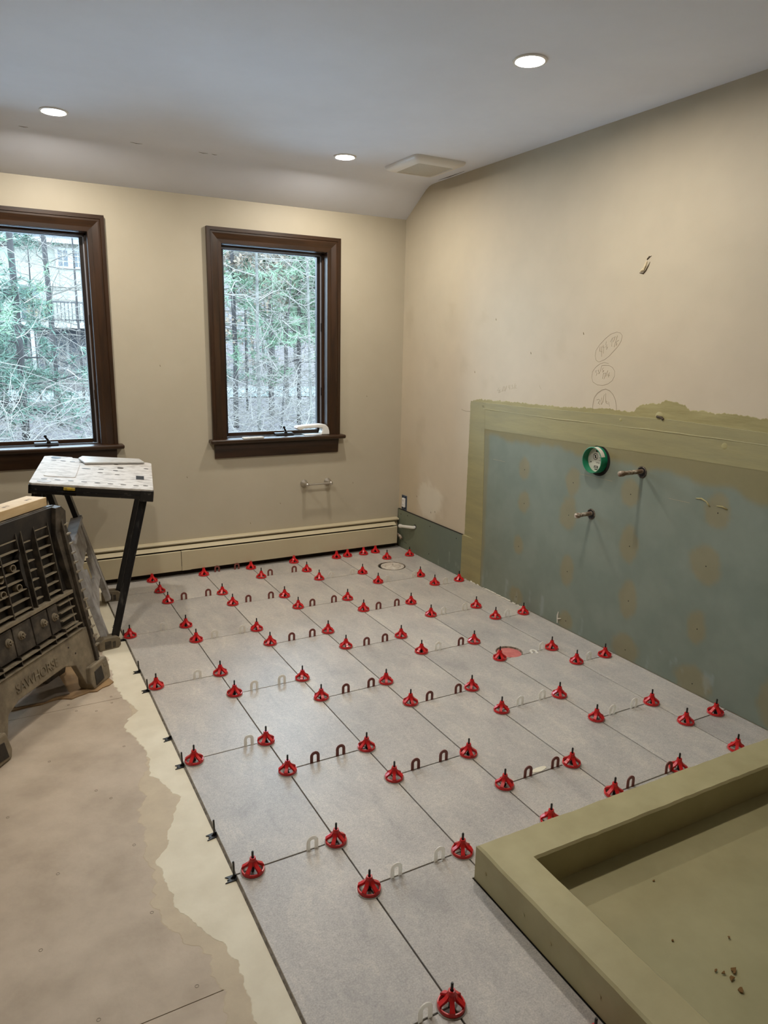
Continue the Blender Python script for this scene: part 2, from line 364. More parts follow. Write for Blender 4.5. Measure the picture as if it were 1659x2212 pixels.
MT['bapron'] = plain('black_bench_apron', srgb(18, 17, 18), 0.38, col2=srgb(126, 118, 108), scale=34, lo=0.60, hi=0.80)
MT['bleg'] = plain('pale_dusty_plastic', srgb(176, 174, 172), 0.7, col2=srgb(118, 112, 106), scale=14, bump=0.25, bscale=50, lo=0.35, hi=0.72)
MT['yellow'] = plain('yellow_plastic', srgb(196, 164, 40), 0.5, col2=srgb(120, 104, 50), scale=60)
MT['lumber'] = plain('pine_lumber', srgb(204, 178, 136), 0.7, col2=srgb(186, 156, 112), scale=5, stretch=(1.5, 1.5, 8), bump=0.15)
MT['stamp'] = plain('grey_stamp_ink', srgb(112, 92, 74), 0.8)
MT['card'] = plain('corrugated_cardboard', srgb(152, 122, 84), 0.85, col2=srgb(128, 102, 72), scale=8, bump=0.15)
MT['card2'] = plain('grey_cardboard', srgb(140, 128, 116), 0.85, col2=srgb(112, 102, 92), scale=9, bump=0.15)
MT['pencil'] = plain('pencil_graphite', srgb(134, 119, 95), 0.7)
MT['pencil2'] = plain('faint_pencil', srgb(160, 145, 116), 0.7)
MT['torn'] = plain('torn_paint', srgb(72, 60, 44), 0.8)
MT['flap'] = plain('lifted_paint_flap', srgb(206, 190, 156), 0.6)
MT['leafbit'] = plain('brown_debris', srgb(116, 84, 40), 0.8)
MT['slate'] = plain('grey_cut_tile', srgb(186, 183, 178), 0.5, col2=srgb(170, 167, 162), scale=30)

# ================================================================== the room
X0, X1 = -1.95, 2.08          # left wall, right wall
YF, YB = -4.75, 0.844         # wall behind the camera, window wall
ZC = 2.432
TW, TL = 0.3078, 0.61466      # tile pitch across and along
OFF = [-0.0532, -0.2614, -0.4581, -0.6722, -0.8768, -1.1017, -1.2883]

def colored(o, cols):
    at = o.data.color_attributes.new('col', 'FLOAT_COLOR', 'POINT')
    flat = []
    for c in cols: flat += [c[0], c[1], c[2], 1.0]
    at.data.foreach_set('color', flat)
    return o

def sstep(a, b, x):
    t = max(0.0, min(1.0, (x-a)/(b-a))); return t*t*(3-2*t)
def lerp3(a, b, t): return tuple(a[i]+(b[i]-a[i])*t for i in range(3))
def interp(tab, x):
    if x <= tab[0][0]: return tab[0][1]
    for (a, va), (b, vb) in zip(tab, tab[1:]):
        if x <= b: return va+(vb-va)*(x-a)/(b-a)
    return tab[-1][1]

# ---- floor
b = B(); b.box((X0, YF, -0.12), (X1, YB, -0.0182))
floor = b.obj('floor', MT['dark']); tag(floor, 'grey stone-look tile floor laid over cement backer board', kind='structure')
ys = [YF, -2.2260, -0.6775, YB]
for i in range(3):
    bb = B(); bb.box((X0, ys[i]+0.0012, -0.018), (0.004, ys[i+1]-0.0012, -0.012))
    bb.obj('backer_board', MT['board'], floor)
b = B(); b.box((0.0045, YF, -0.018), (X1, YB, -0.0096)); b.obj('mortar_bed', MT['bed'], floor)
# rough mortar squeezed out along the cut edge of the tiles
b = B(); n = 0; y = YF
prev = None
while y < YB:
    w = 0.0035+0.003*abs(fbm(y*40, 3)); h = -0.0055+0.0025*fbm(y*55, 9)
    cur = [(0.0042, y, h), (-w, y, -0.0118), (0.0042, y, -0.0118)]
    if prev: b.add(prev+cur, [(0, 3, 4, 1), (1, 4, 5, 2)])
    prev = cur; y += 0.006
b.obj('mortar_squeeze', MT['tedge'], floor)

solid = [(-4.7, -0.10), (-2.6, -0.105), (-2.32, -0.093), (-2.18, -0.083), (-2.1, -0.097), (-1.97, -0.15), (-1.93, -0.172), (-1.84, -0.168), (-1.73, -0.183),
         (-1.68, -0.14), (-1.58, -0.11), (-1.46, -0.06), (-1.38, -0.085), (-1.30, -0.115), (-1.19, -0.099), (-1.05, -0.112), (-0.92, -0.138), (-0.87, -0.12), (-0.82, -0.078), (-0.72, -0.09),
         (-0.64, -0.115), (-0.5, -0.118), (-0.3, -0.12), (0.0, -0.13), (0.4, -0.12), (0.8, -0.1)]
film = [(-4.7, -0.14), (-2.6, -0.13), (-2.4, -0.165), (-2.25, -0.14), (-2.12, -0.13), (-2.02, -0.20), (-1.9, -0.235), (-1.78, -0.20), (-1.6, -0.19), (-1.45, -0.18), (-1.33, -0.165), (-1.25, -0.11), (-1.1, -0.1), (-0.5, -0.1), (0.8, -0.1)]
def smear(tab, z, amp, seed, mat, name):
    b = B(); prev = None; y = YF+0.01
    while y < 0.80:
        xl = interp(tab, y) + amp*fbm(y*9, seed) + amp*0.45*fbm(y*31, seed+5) + 0.004*fbm(y*110, seed+9)
        xl = min(xl, -0.02)
        cur = [(xl, y, -0.0119), (xl+0.003, y, z), (xl*0.5, y, z+0.0004*fbm(y*30, seed)), (-0.003, y, z)]
        if prev: b.add(prev+cur, [(0, 1, 5, 4), (1, 2, 6, 5), (2, 3, 7, 6)])
        prev = cur; y += 0.004
    return b.obj(name, mat, floor)
smear(film, -0.0114, 0.045, 31.7, MT['mortar2'], 'mortar_film')
smear(solid, -0.0106, 0.032, 12.3, MT['mortar'], 'mortar_smear')
# screw heads in the board
scr = [(-.412,-1.05),(-.225,-1.629),(-.433,-1.655),(-.549,-1.323),(-.23,-1.916),(-.492,-1.914),(-.393,-2.173),(-.182,-2.188),(-.313,-.647),(-.29,-.713),(-.149,-.649),(-.154,-.705),(-.219,-.748),(-.164,-1.065),(-.289,-1.301),(-.252,-1.365),(-.33,-2.28),(-.62,-2.2),(-.7,-1.6),(-.7,-1.0)]
b = B(); b.lathe((0, 0, 0), (0, 0, 1), [(0.0048, -0.001), (0.0048, 0.0003), (0.0036, 0.0005), (0.0034, -0.0004), (0, -0.0004)], 14)
s0 = b.obj('screw', MT['screw'], floor, local=True); s0.location = (scr[0][0], scr[0][1], -0.0119)
for x, y in scr[1:]:
    s = s0.copy(); COL.objects.link(s); s.location = (x, y, -0.0119)

# ---- tiles, each its own piece; a third of a tile of offset from column to column
G = 0.0021
holes = [(1.782, 0.405, 0.094), (1.626, -1.046, 0.066)]
def tile(x0, x1, y0, y1, notch=None):
    poly = [(x0, y0), (x1, y0), (x1, y1), (x0, y1)]
    if notch:                                        # an L cut round the shower curb
        poly = [(x0, y0), (notch[0], y0), (notch[0], notch[1]), (x1, notch[1]), (x1, y1), (x0, y1)]
    cx, cy = (x0+x1)/2, (y0+y1)/2
    dz = R_.uniform(-0.0003, 0.0003)
    b = B(); e = 0.0009
    n = len(poly)
    def inset(p):
        out = []
        for i in range(n):
            a = Vector(p[i-1]); c = Vector(p[i]); d = Vector(p[(i+1) % n])
            n1 = Vector((-(c-a).y, (c-a).x)).normalized(); n2 = Vector((-(d-c).y, (d-c).x)).normalized()
            out.append(c+(n1+n2)*e)
        return out
    t = inset([Vector(q) for q in poly])
    V_ = [(p[0]-cx, p[1]-cy, -0.0095) for p in poly]+[(p[0]-cx, p[1]-cy, -e) for p in poly]+[(p.x-cx, p.y-cy, dz) for p in t]
    F_ = []
    for i in range(n):
        j = (i+1) % n
        F_ += [(i, j, n+j, n+i), (n+i, n+j, 2*n+j, 2*n+i)]
    F_ += [tuple(range(2*n, 3*n)), tuple(reversed(range(n)))]
    b.add(V_, F_)
    o = b.obj('tile', MT['tile'], floor, local=True)
    o.location = (cx, cy, 0)
    for hx, hy, hr in holes:
        if x0-hr < hx < x1+hr and y0-hr < hy < y1+hr:
            k = B(); k.lathe((hx-cx, hy-cy, 0), (0, 0, 1), [(0, -0.05), (hr, -0.05), (hr, 0.05), (0, 0.05)], 48)
            bm = bmesh.new()
            ko = k.obj('cutter', None); ko.location = (cx, cy, 0)
            md = o.modifiers.new('cut', 'BOOLEAN'); md.object = ko; md.operation = 'DIFFERENCE'; md.solver = 'EXACT'
            dg = bpy.context.evaluated_depsgraph_get(); dg.update()
            me = bpy.data.meshes.new_from_object(o.evaluated_get(dg))
            o.modifiers.clear(); o.data = me
            bpy.data.objects.remove(ko)
    return o
WALLGAP = 0.004
for c in range(7):
    x0 = c*TW+G; x1 = (c+1)*TW-G if c < 6 else X1-WALLGAP
    ymin = YF+0.02 if c < 2 else -2.2085
    js = [OFF[c]-k*TL for k in range(-3, 8)]
    js = [YB-0.006]+[j for j in js if ymin+0.03 < j < YB-0.05]+[ymin]
    for ya, yb in zip(js, js[1:]):
        notch = None; xx1 = x1
        if c == 1 and yb < -2.213:
            if ya > -2.213: notch = (0.5785, -2.2085)
            else: xx1 = 0.5785
        tile(x0, xx1, yb+G, ya-G, notch)

# ---- walls
b = B()
b.box((X0-0.12, YB, -0.12), (X1+0.12, YB+0.16, 0.835))
b.box((X0-0.12, YB, 2.02), (X1+0.12, YB+0.16, 2.55))
for xa, xb in ((X0-0.12, -0.632), (0.078, 0.80), (1.51, X1+0.12)): b.box((xa, YB, 0.835), (xb, YB+0.16, 2.02))
wb = b.obj('wall_back', MT['beige']); tag(wb, 'beige painted window wall', kind='structure')
b = B(); b.box((X0-0.12, YF, -0.12), (X0, YB, 2.55)); tag(b.obj('wall_left', MT['beige']), 'beige painted wall beyond the work table', kind='structure')
b = B(); b.box((X0-0.12, YF-0.12, -0.12), (X1+0.12, YF, 2.55)); tag(b.obj('wall_front', MT['beige']), 'beige painted wall behind the camera', kind='structure')

b = B(); cols = []
st = 0.02; ny = int((YB-YF)/st)+1; nz = int(2.47/st)+1
P_BEIGE = BEIGE[:3]; P_BARE = srgb(190, 176, 153)[:3]; P_PL = srgb(206, 197, 178)[:3]; P_TAN = srgb(178, 160, 128)[:3]
for i in range(ny+1):
    y = YF+(YB-YF)*i/ny
    for k in range(nz+1):
        z = -0.02+2.47*k/nz
        b.v.append((X1, y, z))
        c = P_BEIGE
        t = sstep(1.75, 1.25, z+0.16*fbm(y*2.2, z*2.2, 4))            # bare, greyer drywall where the vanity and mirror were
        c = lerp3(c, P_BARE, 0.85*t)
        d = math.hypot((y-0.43)/0.17, (z-0.42)/0.13)+0.7*fbm(y*14, z*14, 2)
        c = lerp3(c, P_PL, 0.8*sstep(1.05, 0.75, d))                   # skim coat patch beside the outlet
        if y > 0.56 and z < 0.9: c = lerp3(c, P_TAN, 0.45*sstep(0.54, 0.62, y+0.03*fbm(z*9, 7))*sstep(0.9, 0.6, z))
        s = fbm(y*6, z*6, 11)
        if z < 1.7: c = lerp3(c, srgb(150, 134, 104)[:3], 0.16*sstep(0.18, 0.45, s))
        cols.append(c)
for i in range(ny):
    for k in range(nz):
        a = i*(nz+1)+k
        b.f.append((a, a+nz+1, a+nz+2, a+1))
n0 = len(b.v)
b.box((X1+0.0005, YF, -0.12), (X1+0.12, YB, 2.55))
cols += [P_BEIGE]*(len(b.v)-n0)
wr = colored(b.obj('wall_right', MT['rwall']), cols); tag(wr, 'beige drywall with green board panel and khaki membrane', kind='structure')

# moisture board: the big panel and the low strip in the corner
P_GR = srgb(121, 128, 115)[:3]; P_GR2 = srgb(114, 122, 109)[:3]; P_KH = srgb(126, 116, 78)[:3]; P_KD = srgb(134, 118, 76)[:3]
dabs = [(-.531,.792,.045,.06),(-.546,.604,.05,.06),(-.522,.349,.042,.055),(-.913,.786,.05,.075),(-.899,.614,.06,.09),(-.922,.317,.048,.085),(-1.288,.798,.055,.068),(-1.312,.555,.055,.09),(-1.745,.808,.062,.075),(-1.722,.575,.08,.085),(-.531,.05,.06,.05),(-.941,.05,.05,.05),(-1.338,.294,.055,.095),(-1.349,.05,.085,.07),(-1.718,.294,.05,.075),(-1.728,.045,.095,.075),(-2.09,.12,.06,.11),(-2.1,.6,.07,.08)]
def board(name, ya, yb, za, zb, fn, t):
    b = B(); cols = []
    st = 0.0125
    ny = max(2, int((yb-ya)/st)); nz = max(2, int((zb-za)/st))
    for i in range(ny+1):
        for k in range(nz+1):
            y = ya+(yb-ya)*i/ny; z = za+(zb-za)*k/nz
            b.v.append((X1-t, y, z)); cols.append(fn(y, z))
    for i in range(ny):
        for k in range(nz):
            a = i*(nz+1)+k; b.f.append((a, a+nz+1, a+nz+2, a+1))
    n0 = len(b.v)
    b.box((X1-t+0.0001, ya, za), (X1+0.0004, yb, zb))
    cols += [P_GR]*(len(b.v)-n0)
    return colored(b.obj(name, MT['green'], wr), cols)
def fn_main(y, z):
    c = lerp3(P_GR, P_GR2, sstep(-0.25, 0.25, fbm(y*5, z*5, 3)))
    for dy, dz, ry, rz in dabs:
        d = math.hypot((y-dy)/ry, (z-dz)/rz)+0.35*fbm(y*22, z*22, dy*9)
        if d < 1.3: c = lerp3(c, P_KD, 0.55*sstep(1.18, 0.78, d))
    zz = interp([(-2.3, 0.88), (-1.85, 0.90), (-1.6, 0.925), (-1.35, 0.935), (-1.0, 0.93), (-0.7, 0.95), (-0.4, 0.935), (-0.2, 0.95)], y)+0.05*fbm(y*7, 1, 5)
    c = lerp3(c, P_KH, 0.9*sstep(zz-0.025, zz+0.012, z))
    yy = -0.205+0.02*fbm(z*6, 4)
    c = lerp3(c, P_KH, 0.6*sstep(yy-0.012, yy+0.012, y))
    sc = fbm(y*26, z*7, 8)
    if z < 0.12: c = lerp3(c, srgb(150, 160, 155)[:3], 0.35*sstep(0.2, 0.35, sc))
    return c
board('moisture_board', -2.6, -0.10, 0.0015, 1.06, fn_main, 0.0022)
def fn_strip(y, z):
    c = lerp3(srgb(108, 114, 94)[:3], srgb(100, 110, 98)[:3], sstep(0.65, 0.2, y+0.2*fbm(y*4, z*6, 3)))
    if z < 0.14: c = lerp3(c, srgb(150, 160, 150)[:3], 0.4*sstep(0.22, 0.4, fbm(y*30, z*8, 2)))
    return c
board('moisture_board', 0.012, 0.836, 0.0015, 0.279, fn_strip, 0.010)
b = B(); b.box((X1-0.0106, 0.012, 0.2792), (X1, 0.836, 0.2822)); b.box((X1-0.0100, 0.8362, 0.02), (X1, 0.8405, 0.279)); b.obj('joint_gap', MT['hole'], wr)
for y, z in [(.795, .246), (.70, .255), (.727, .05), (.71, .048), (.40, .245), (.40, .05), (.08, .24)]:
    k = B(); k.lathe((X1-0.0099, y, z), (-1, 0, 0), [(0.0042, 0), (0.0038, 0.0005), (0, 0.0005)], 10); k.obj('screw', MT['hole'], wr)
for dy, dz, ry, rz in dabs:
    k = B(); k.lathe((X1-0.0021, dy-0.004, dz-0.006), (-1, 0, 0), [(0.003, 0), (0.0026, 0.0004), (0, 0.0004)], 8); k.obj('screw', MT['hole'], wr)

# brushed membrane with a ragged upper edge, taped band on top of it
top = [(-2.6, 1.20), (-1.9, 1.199), (-1.71, 1.203), (-1.56, 1.203), (-1.545, 1.205), (-1.53, 1.226), (-1.47, 1.228), (-1.43, 1.234), (-1.41, 1.225), (-1.39, 1.214), (-1.34, 1.211), (-1.30, 1.204), (-1.275, 1.190), (-1.262, 1.170), (-1.06, 1.166), (-0.74, 1.152), (-0.40, 1.146), (-0.1, 1.139), (-0.03, 1.132), (0.0, 1.118)]
def strip_mesh(ya, yb, zlo, zhi, t, seed, amp, step=0.005, rag=0.0):
    b = B(); prev = None
    n = int((yb-ya)/step)
    for i in range(n+1):
        y = ya+(yb-ya)*i/n
        hi = zhi(y)+amp*fbm(y*20, seed)+rag*fbm(y*70, seed+2); lo = zlo(y)+amp*0.5*fbm(y*14, seed+8)
        cur = [(X1-0.0002, y, lo-0.0005), (X1-t, y, lo), (X1-t, y, hi-0.002), (X1-0.0002, y, hi)]
        if prev: b.add(prev+cur, [(j, j+4, j+5, j+1) for j in range(3)])
        else: b.add(cur, [(0, 1, 2, 3)])
        prev = cur
    return b
strip_mesh(-2.6, -0.004, lambda y: 1.05, lambda y: interp(top, y), 0.0012, 3.3, 0.008, rag=0.013).obj('brushed_membrane', MT['khaki_thin'], wr)
strip_mesh(-2.6, -0.01, lambda y: interp([(-1.93, 1.003), (-1.6, 0.999), (-1.05, 0.987), (-0.08, 0.968)], y), lambda y: interp([(-1.91, 1.148), (-1.47, 1.155), (-1.07, 1.144), (-0.56, 1.130), (-0.03, 1.122)], y), 0.0030, 8.1, 0.0015).obj('membrane_tape', MT['khaki'], wr)
# the wrinkle that runs along the taped band
pts = []; rr = []
for i in range(150):
    y = -2.5+2.37*i/149
    pts.append((X1-0.0010, y, interp([(-1.92, 1.101), (-1.35, 1.098), (-0.75, 1.087), (-0.10, 1.085)], y)+0.006*fbm(y*5, 17)))
    rr.append(0.0023+0.0028*max(0, 0.45+fbm(y*3.0, 40)))
b = B(); b.tube(pts, rr, 6); b.obj('tape_wrinkle', MT['khaki'], wr, smooth=True)
# upright tape between the two boards
b = B(); prev = None
for i in range(230):
    z = 0.001+1.122*i/229
    ya = interp([(0, -0.184), (0.34, -0.179), (0.77, -0.161), (1.0, -0.149), (1.12, -0.145)], z); yb2 = 0.004+0.006*fbm(z*16, 2)+0.004*fbm(z*60, 5)
    cur = [(X1-0.0023, ya-0.001, z), (X1-0.0036, ya, z), (X1-0.0036, -0.09, z), (X1-0.0036 if z > 0.285 else X1-0.0125, yb2-0.002 if z > 0.285 else 0.014, z), (X1-0.0002, yb2 if z > 0.285 else 0.016, z)]
    if prev: b.add(prev+cur, [(j, j+5, j+6, j+1) for j in range(4)])
    prev = cur
b.obj('upright_tape', MT['khaki'], wr)
b = B()
for q in range(2):
    z0 = 1.094; y0 = -0.118-0.012*q
    b.tube([(X1-0.0037, y0, z0+0.012), (X1-0.0037, y0-0.004, z0)], 0.0012, 5)
b.tube([(X1-0.004, -1.395, 1.160), (X1-0.004, -1.42, 1.158), (X1-0.004, -1.43, 1.150)], 0.006, 6)
b.obj('drip_marks', MT['torn'], wr)
b = B()
for (y, z, ry, rz) in [(-1.405, 1.16, 0.022, 0.014), (-1.19, 1.125, 0.012, 0.008), (-1.74, 1.075, 0.02, 0.008)]:
    b.lathe((X1-0.0012, y, z), (-1, 0, 0), [(ry, 0), (ry*0.9, 0.0010), (ry*0.4, 0.0028), (0, 0.003)], 10)
for pp in ([(-1.64, .842), (-1.665, .846), (-1.69, .838), (-1.70, .828), (-1.71, .82)], [(-1.74, .83), (-1.765, .832), (-1.79, .825)]):
    b.tube([(X1-0.0026, y, z) for y, z in pp], [0.002, 0.004, 0.003, 0.004, 0.002][:len(pp)], 6)
b.obj('membrane_lump', MT['khaki_thin'], wr, smooth=True)

# pencilled measurements
b = B()
for s in PENCIL: b.tube([(X1-(0.0014 if min(q[1] for q in s) < 1.175 else 0.0003), y, z) for y, z in s], 0.00065, 4)
b.obj('pencil_mark', MT['pencil'], wr)
b = B()
for s in PENCIL2: b.tube([(X1-0.0026 if s[0][1] < 1.0 else X1-0.0002, y, z) for y, z in s], 0.0007, 4)
b.obj('pencil_mark', MT['pencil2'], wr)
b = B(); b.tube([(X1-0.0003, 0.10, 1.062), (X1-0.0003, 0.05, 1.056), (X1-0.0003, 0.0, 1.058)], 0.0012, 4); b.obj('pencil_mark', MT['pencil'], wr)
# torn paint high on the wall
tz = lambda pts, r: B().tube([(X1-0.0006, y, z) for y, z in pts], r, 6)
tz([(-1.262, 1.838), (-1.252, 1.826), (-1.272, 1.838)], [0.002, 0.0038, 0.001]).obj('torn_paint', MT['torn'], wr)
tz([(-1.268, 1.814), (-1.262, 1.800), (-1.25, 1.780), (-1.238, 1.769), (-1.215, 1.772)], [0.001, 0.0022, 0.0032, 0.004, 0.001]).obj('torn_paint', MT['torn'], wr)
tz([(-1.251, 1.818), (-1.246, 1.800), (-1.236, 1.784), (-1.22, 1.778)], [0.004, 0.007, 0.007, 0.003]).obj('paint_flap', MT['flap'], wr)
for y, z in [(-1.93, 2.12), (-1.96, 2.115), (0.60, 0.42), (0.36, 0.36), (-0.52, 1.42), (-0.2, 1.6), (-0.9, 1.52), (0.41, 0.345), (-0.02, 1.3)]:
    tz([(y, z), (y-0.004, z-0.010)], [0.0016, 0.0022]).obj('wall_nick', MT['pencil'], wr)
for x, z in [(1.16, 0.40), (0.55, 0.62), (0.30, 0.55), (0.33, 0.545), (0.95, 0.285), (0.42, 1.3), (1.8, 1.1), (1.7, 0.5)]:
    B().tube([(x, YB-0.0004, z), (x+0.004, YB-0.0004, z-0.008)], [0.0014, 0.002], 5).obj('wall_nick', MT['pencil'], wb)

# ---- ceiling with its sloped strip above the windows
poly = [(YF-0.12, ZC), (0.47, ZC), (0.53, ZC-0.002), (0.565, ZC-0.008), (0.60, ZC-0.022), (YB, 2.262), (YB+0.16, 2.262), (YB+0.16, 2.62), (YF-0.12, 2.62)]
b = B(); b.prism(poly, (X0-0.12, 0, 0), (0, 1, 0), (0, 0, 1), (X1-X0+0.24, 0, 0))
ce = b.obj('ceiling', MT['ceiling'], smooth='auto'); tag(ce, 'white ceiling sloping down above the windows', kind='structure')
b = B()
for xa, xb in ((-0.24, -0.20), (0.27, 0.33), (0.62, 0.67), (0.69, 0.72)): b.tube([(xa, 0.555, ZC-0.0065), ((xa+xb)/2, 0.558, ZC-0.007), (xb, 0.556, ZC-0.0068)], [0.0006, 0.0017, 0.0006], 5)
b.tube([(2.055, 0.42, ZC-0.0002), (2.057, 0.30, ZC-0.0002), (2.053, 0.14, ZC-0.0002)], [0.0008, 0.003, 0.0008], 5)
b.obj('plaster_crack', MT['torn'], ce)

# ---- windows
def window(name, dx, label):
    r = empty(name, (1.155+dx, YB, 0.83)); tag(r, label, 'window', kind='structure')
    xl, xr, zb, zt = 0.719+dx, 1.588+dx, 0.845, 2.100
    prof = [(0, 0), (0, 0.024), (0.020, 0.024), (0.023, 0.019), (0.032, 0.019), (0.050, 0.015), (0.064, 0.012), (0.067, 0.014), (0.088, 0.013), (0.090, 0.011), (0.090, 0)]
    def side(kind):
        b = B(); A = []; C = []
        for d, t in prof:
            if kind == 'L': A.append((xl+d, YB-t, zb)); C.append((xl+d, YB-t, zt-d))
            if kind == 'R': A.append((xr-d, YB-t, zb)); C.append((xr-d, YB-t, zt-d))
            if kind == 'T': A.append((xl+d, YB-t, zt-d)); C.append((xr-d, YB-t, zt-d))
        n = len(prof)
        b.add(A+C, [(i, i+1, n+i+1, n+i) for i in range(n-1)]+[tuple(range(n)), tuple(range(n, 2*n))])
        return b.obj('casing', MT['woodh'] if kind == 'T' else MT['wood'], r)
    side('L'); side('R'); side('T')
    b = B(); b.box((xl-0.024, YB-0.062, 0.820), (xr+0.030, YB+0.155, 0.845)); b.obj('stool', MT['woodh'], r, bevel=0.009, seg=3)
    b = B(); b.prism([(0, 0), (0.014, 0), (0.016, 0.02), (0.020, 0.055), (0.026, 0.08), (0.026, 0.096), (0, 0.096)], (xl+0.010, YB, 0.724), (0, -1, 0), (0, 0, 1), (xr-xl-0.020, 0, 0))
    b.obj('apron', MT['woodh'], r)
    ol, orr, ot = xl+0.081, xr-0.078, 2.02
    jl, jr, jt = ol+0.012, orr-0.012, ot-0.012
    for a, c in (((ol, YB, 0.845), (jl, YB+0.155, ot)), ((jr, YB, 0.845), (orr, YB+0.155, ot)), ((jl, YB, jt), (jr, YB+0.155, ot))):
        B().box(a, c).obj('jamb', MT['wood'], r)
    # stop, weather strip, sash
    y1 = YB+0.050
    for w0, ya, yb, m, nm in ((0.010, y1, y1+0.012, MT['wood'], 'stop'), (0.016, y1+0.018, y1+0.024, MT['liner'], 'weather_strip')):
        b = B()
        b.box((jl, ya, 0.845), (jl+w0, yb, jt)); b.box((jr-w0, ya, 0.845), (jr, yb, jt)); b.box((jl, ya, jt-w0), (jr, yb, jt))
        b.obj(nm, m, r)
    ys0, ys1 = YB+0.078, YB+0.112
    sl, sr, sb, stp = jl+0.004, jr-0.004, 0.848, jt-0.004
    w0 = 0.030
    sa = None
    for a, c, m in (((sl, ys0, sb), (sl+w0, ys1, stp), MT['sash']), ((sr-w0, ys0, sb), (sr, ys1, stp), MT['sash']), ((sl+w0, ys0, stp-0.016), (sr-w0, ys1, stp), MT['sash']), ((sl+w0, ys0, sb), (sr-w0, ys1, sb+0.024), MT['woodh'])):
        B().box(a, c).obj('sash_rail', m, r, bevel=0.003)
    B().box((sl+w0-0.004, YB+0.094, sb+0.02), (sr-w0+0.004, YB+0.098, stp-0.012)).obj('glass_pane', MT['glass'], r)
    # sash lock keepers on the side jambs
    for zz in (1.10, 1.52):
        B().box((jr-0.012, y1+0.004, zz), (jr-0.004, y1+0.020, zz+0.055)).obj('sash_lock', MT['bronze'], r, bevel=0.002)
    # crank operator
    cx = 1.210+dx
    B().prism([(0, 0), (0.052, 0), (0.052, 0.008), (0.034, 0.017), (0, 0.019)], (cx-0.062, YB+0.072, 0.8452), (0, -1, 0), (0, 0, 1), (0.124, 0, 0)).obj('crank_housing', MT['bronze'], r, bevel=0.002)
    b = B(); b.lathe((cx+0.012, YB+0.040, 0.858), (0, 0, 1), [(0.011, 0), (0.011, 0.012), (0.007, 0.016), (0, 0.016)], 14)
    b.tube([(cx+0.012, YB+0.040, 0.870), (cx+0.004, YB+0.034, 0.884), (cx-0.004, YB+0.030, 0.896)], [0.007, 0.006, 0.005], 8)
    b.lathe((cx-0.004, YB+0.032, 0.894), (0, -0.3, 1), [(0, 0), (0.008, 0.001), (0.0095, 0.007), (0.006, 0.014), (0, 0.015)], 12)
    b.obj('crank_handle', MT['bronze'], r, smooth='auto')
    return r
window('window_1', -1.432, 'dark wood framed window at the left edge, behind the work table')
window('window_2', 0.0, 'dark wood framed casement window nearest the room corner')

# ================================================================== lamps and ceiling fan
def lamp(x, y, label):
    r = empty('recessed_light', (x, y, ZC)); tag(r, label, 'ceiling light', 'recessed ceiling lights')
    B().lathe((x, y, ZC), (0, 0, -1), [(0.062, 0.0), (0.061, 0.004), (0.052, 0.006), (0.047, 0.003), (0.047, 0.0)], 40).obj('trim_ring', MT['white'], r, smooth='auto')
    B().lathe((x, y, ZC), (0, 0, -1), [(0.047, 0.0028), (0, 0.0028)], 40).obj('lens', MT['lens'], r)
MT['lens'] = emitmat('lamp_lens', LAMP_COL, LAMP)
lamp(1.309, -1.333, 'lit recessed ceiling light nearest the camera, over the green board')
lamp(1.330, 0.228, 'lit recessed ceiling light beside the ceiling fan grille')
lamp(-0.111, 0.236, 'lit recessed ceiling light above the work table, at the left')
lamp(-0.111, -1.333, 'recessed ceiling light overhead, out of the picture, left of the camera')

r = empty('exhaust_fan', (1.785, 0.143, ZC)); tag(r, 'white square exhaust fan cover on the ceiling near the corner', 'exhaust fan')
def rrect(w, h, rad, n=5):
    p = []
    for cx, cy, a0 in ((w/2-rad, h/2-rad, 0), (-w/2+rad, h/2-rad, 90), (-w/2+rad, -h/2+rad, 180), (w/2-rad, -h/2+rad, 270)):
        for i in range(n+1):
            a = math.radians(a0+90*i/n); p.append((cx+rad*math.cos(a), cy+rad*math.sin(a)))
    return p
b = B(); rings = [(0.335, 0.365, 0.030, 0), (0.335, 0.365, 0.030, 0.006), (0.322, 0.352, 0.028, 0.016), (0.27, 0.30, 0.02, 0.026), (0.226, 0.250, 0.012, 0.030), (0.222, 0.246, 0.012, 0.026)]
n = 24; L_ = []
for w, h, rad, dz in rings: L_.append([(1.785+px, 0.143+py, ZC-dz) for px, py in rrect(w, h, rad)])
vs = [v for q in L_ for v in q]; fs = []
for i in range(len(rings)-1):
    for k in range(n): fs.append((i*n+k, i*n+(k+1) % n, (i+1)*n+(k+1) % n, (i+1)*n+k))
b.add(vs, fs); b.obj('cover', MT['white'], r, smooth='auto')
B().prism(rrect(0.218, 0.242, 0.012), (1.785, 0.143, ZC-0.0265), (1, 0, 0), (0, 1, 0), (0, 0, 0.003)).obj('grille', MT['grille'], r)

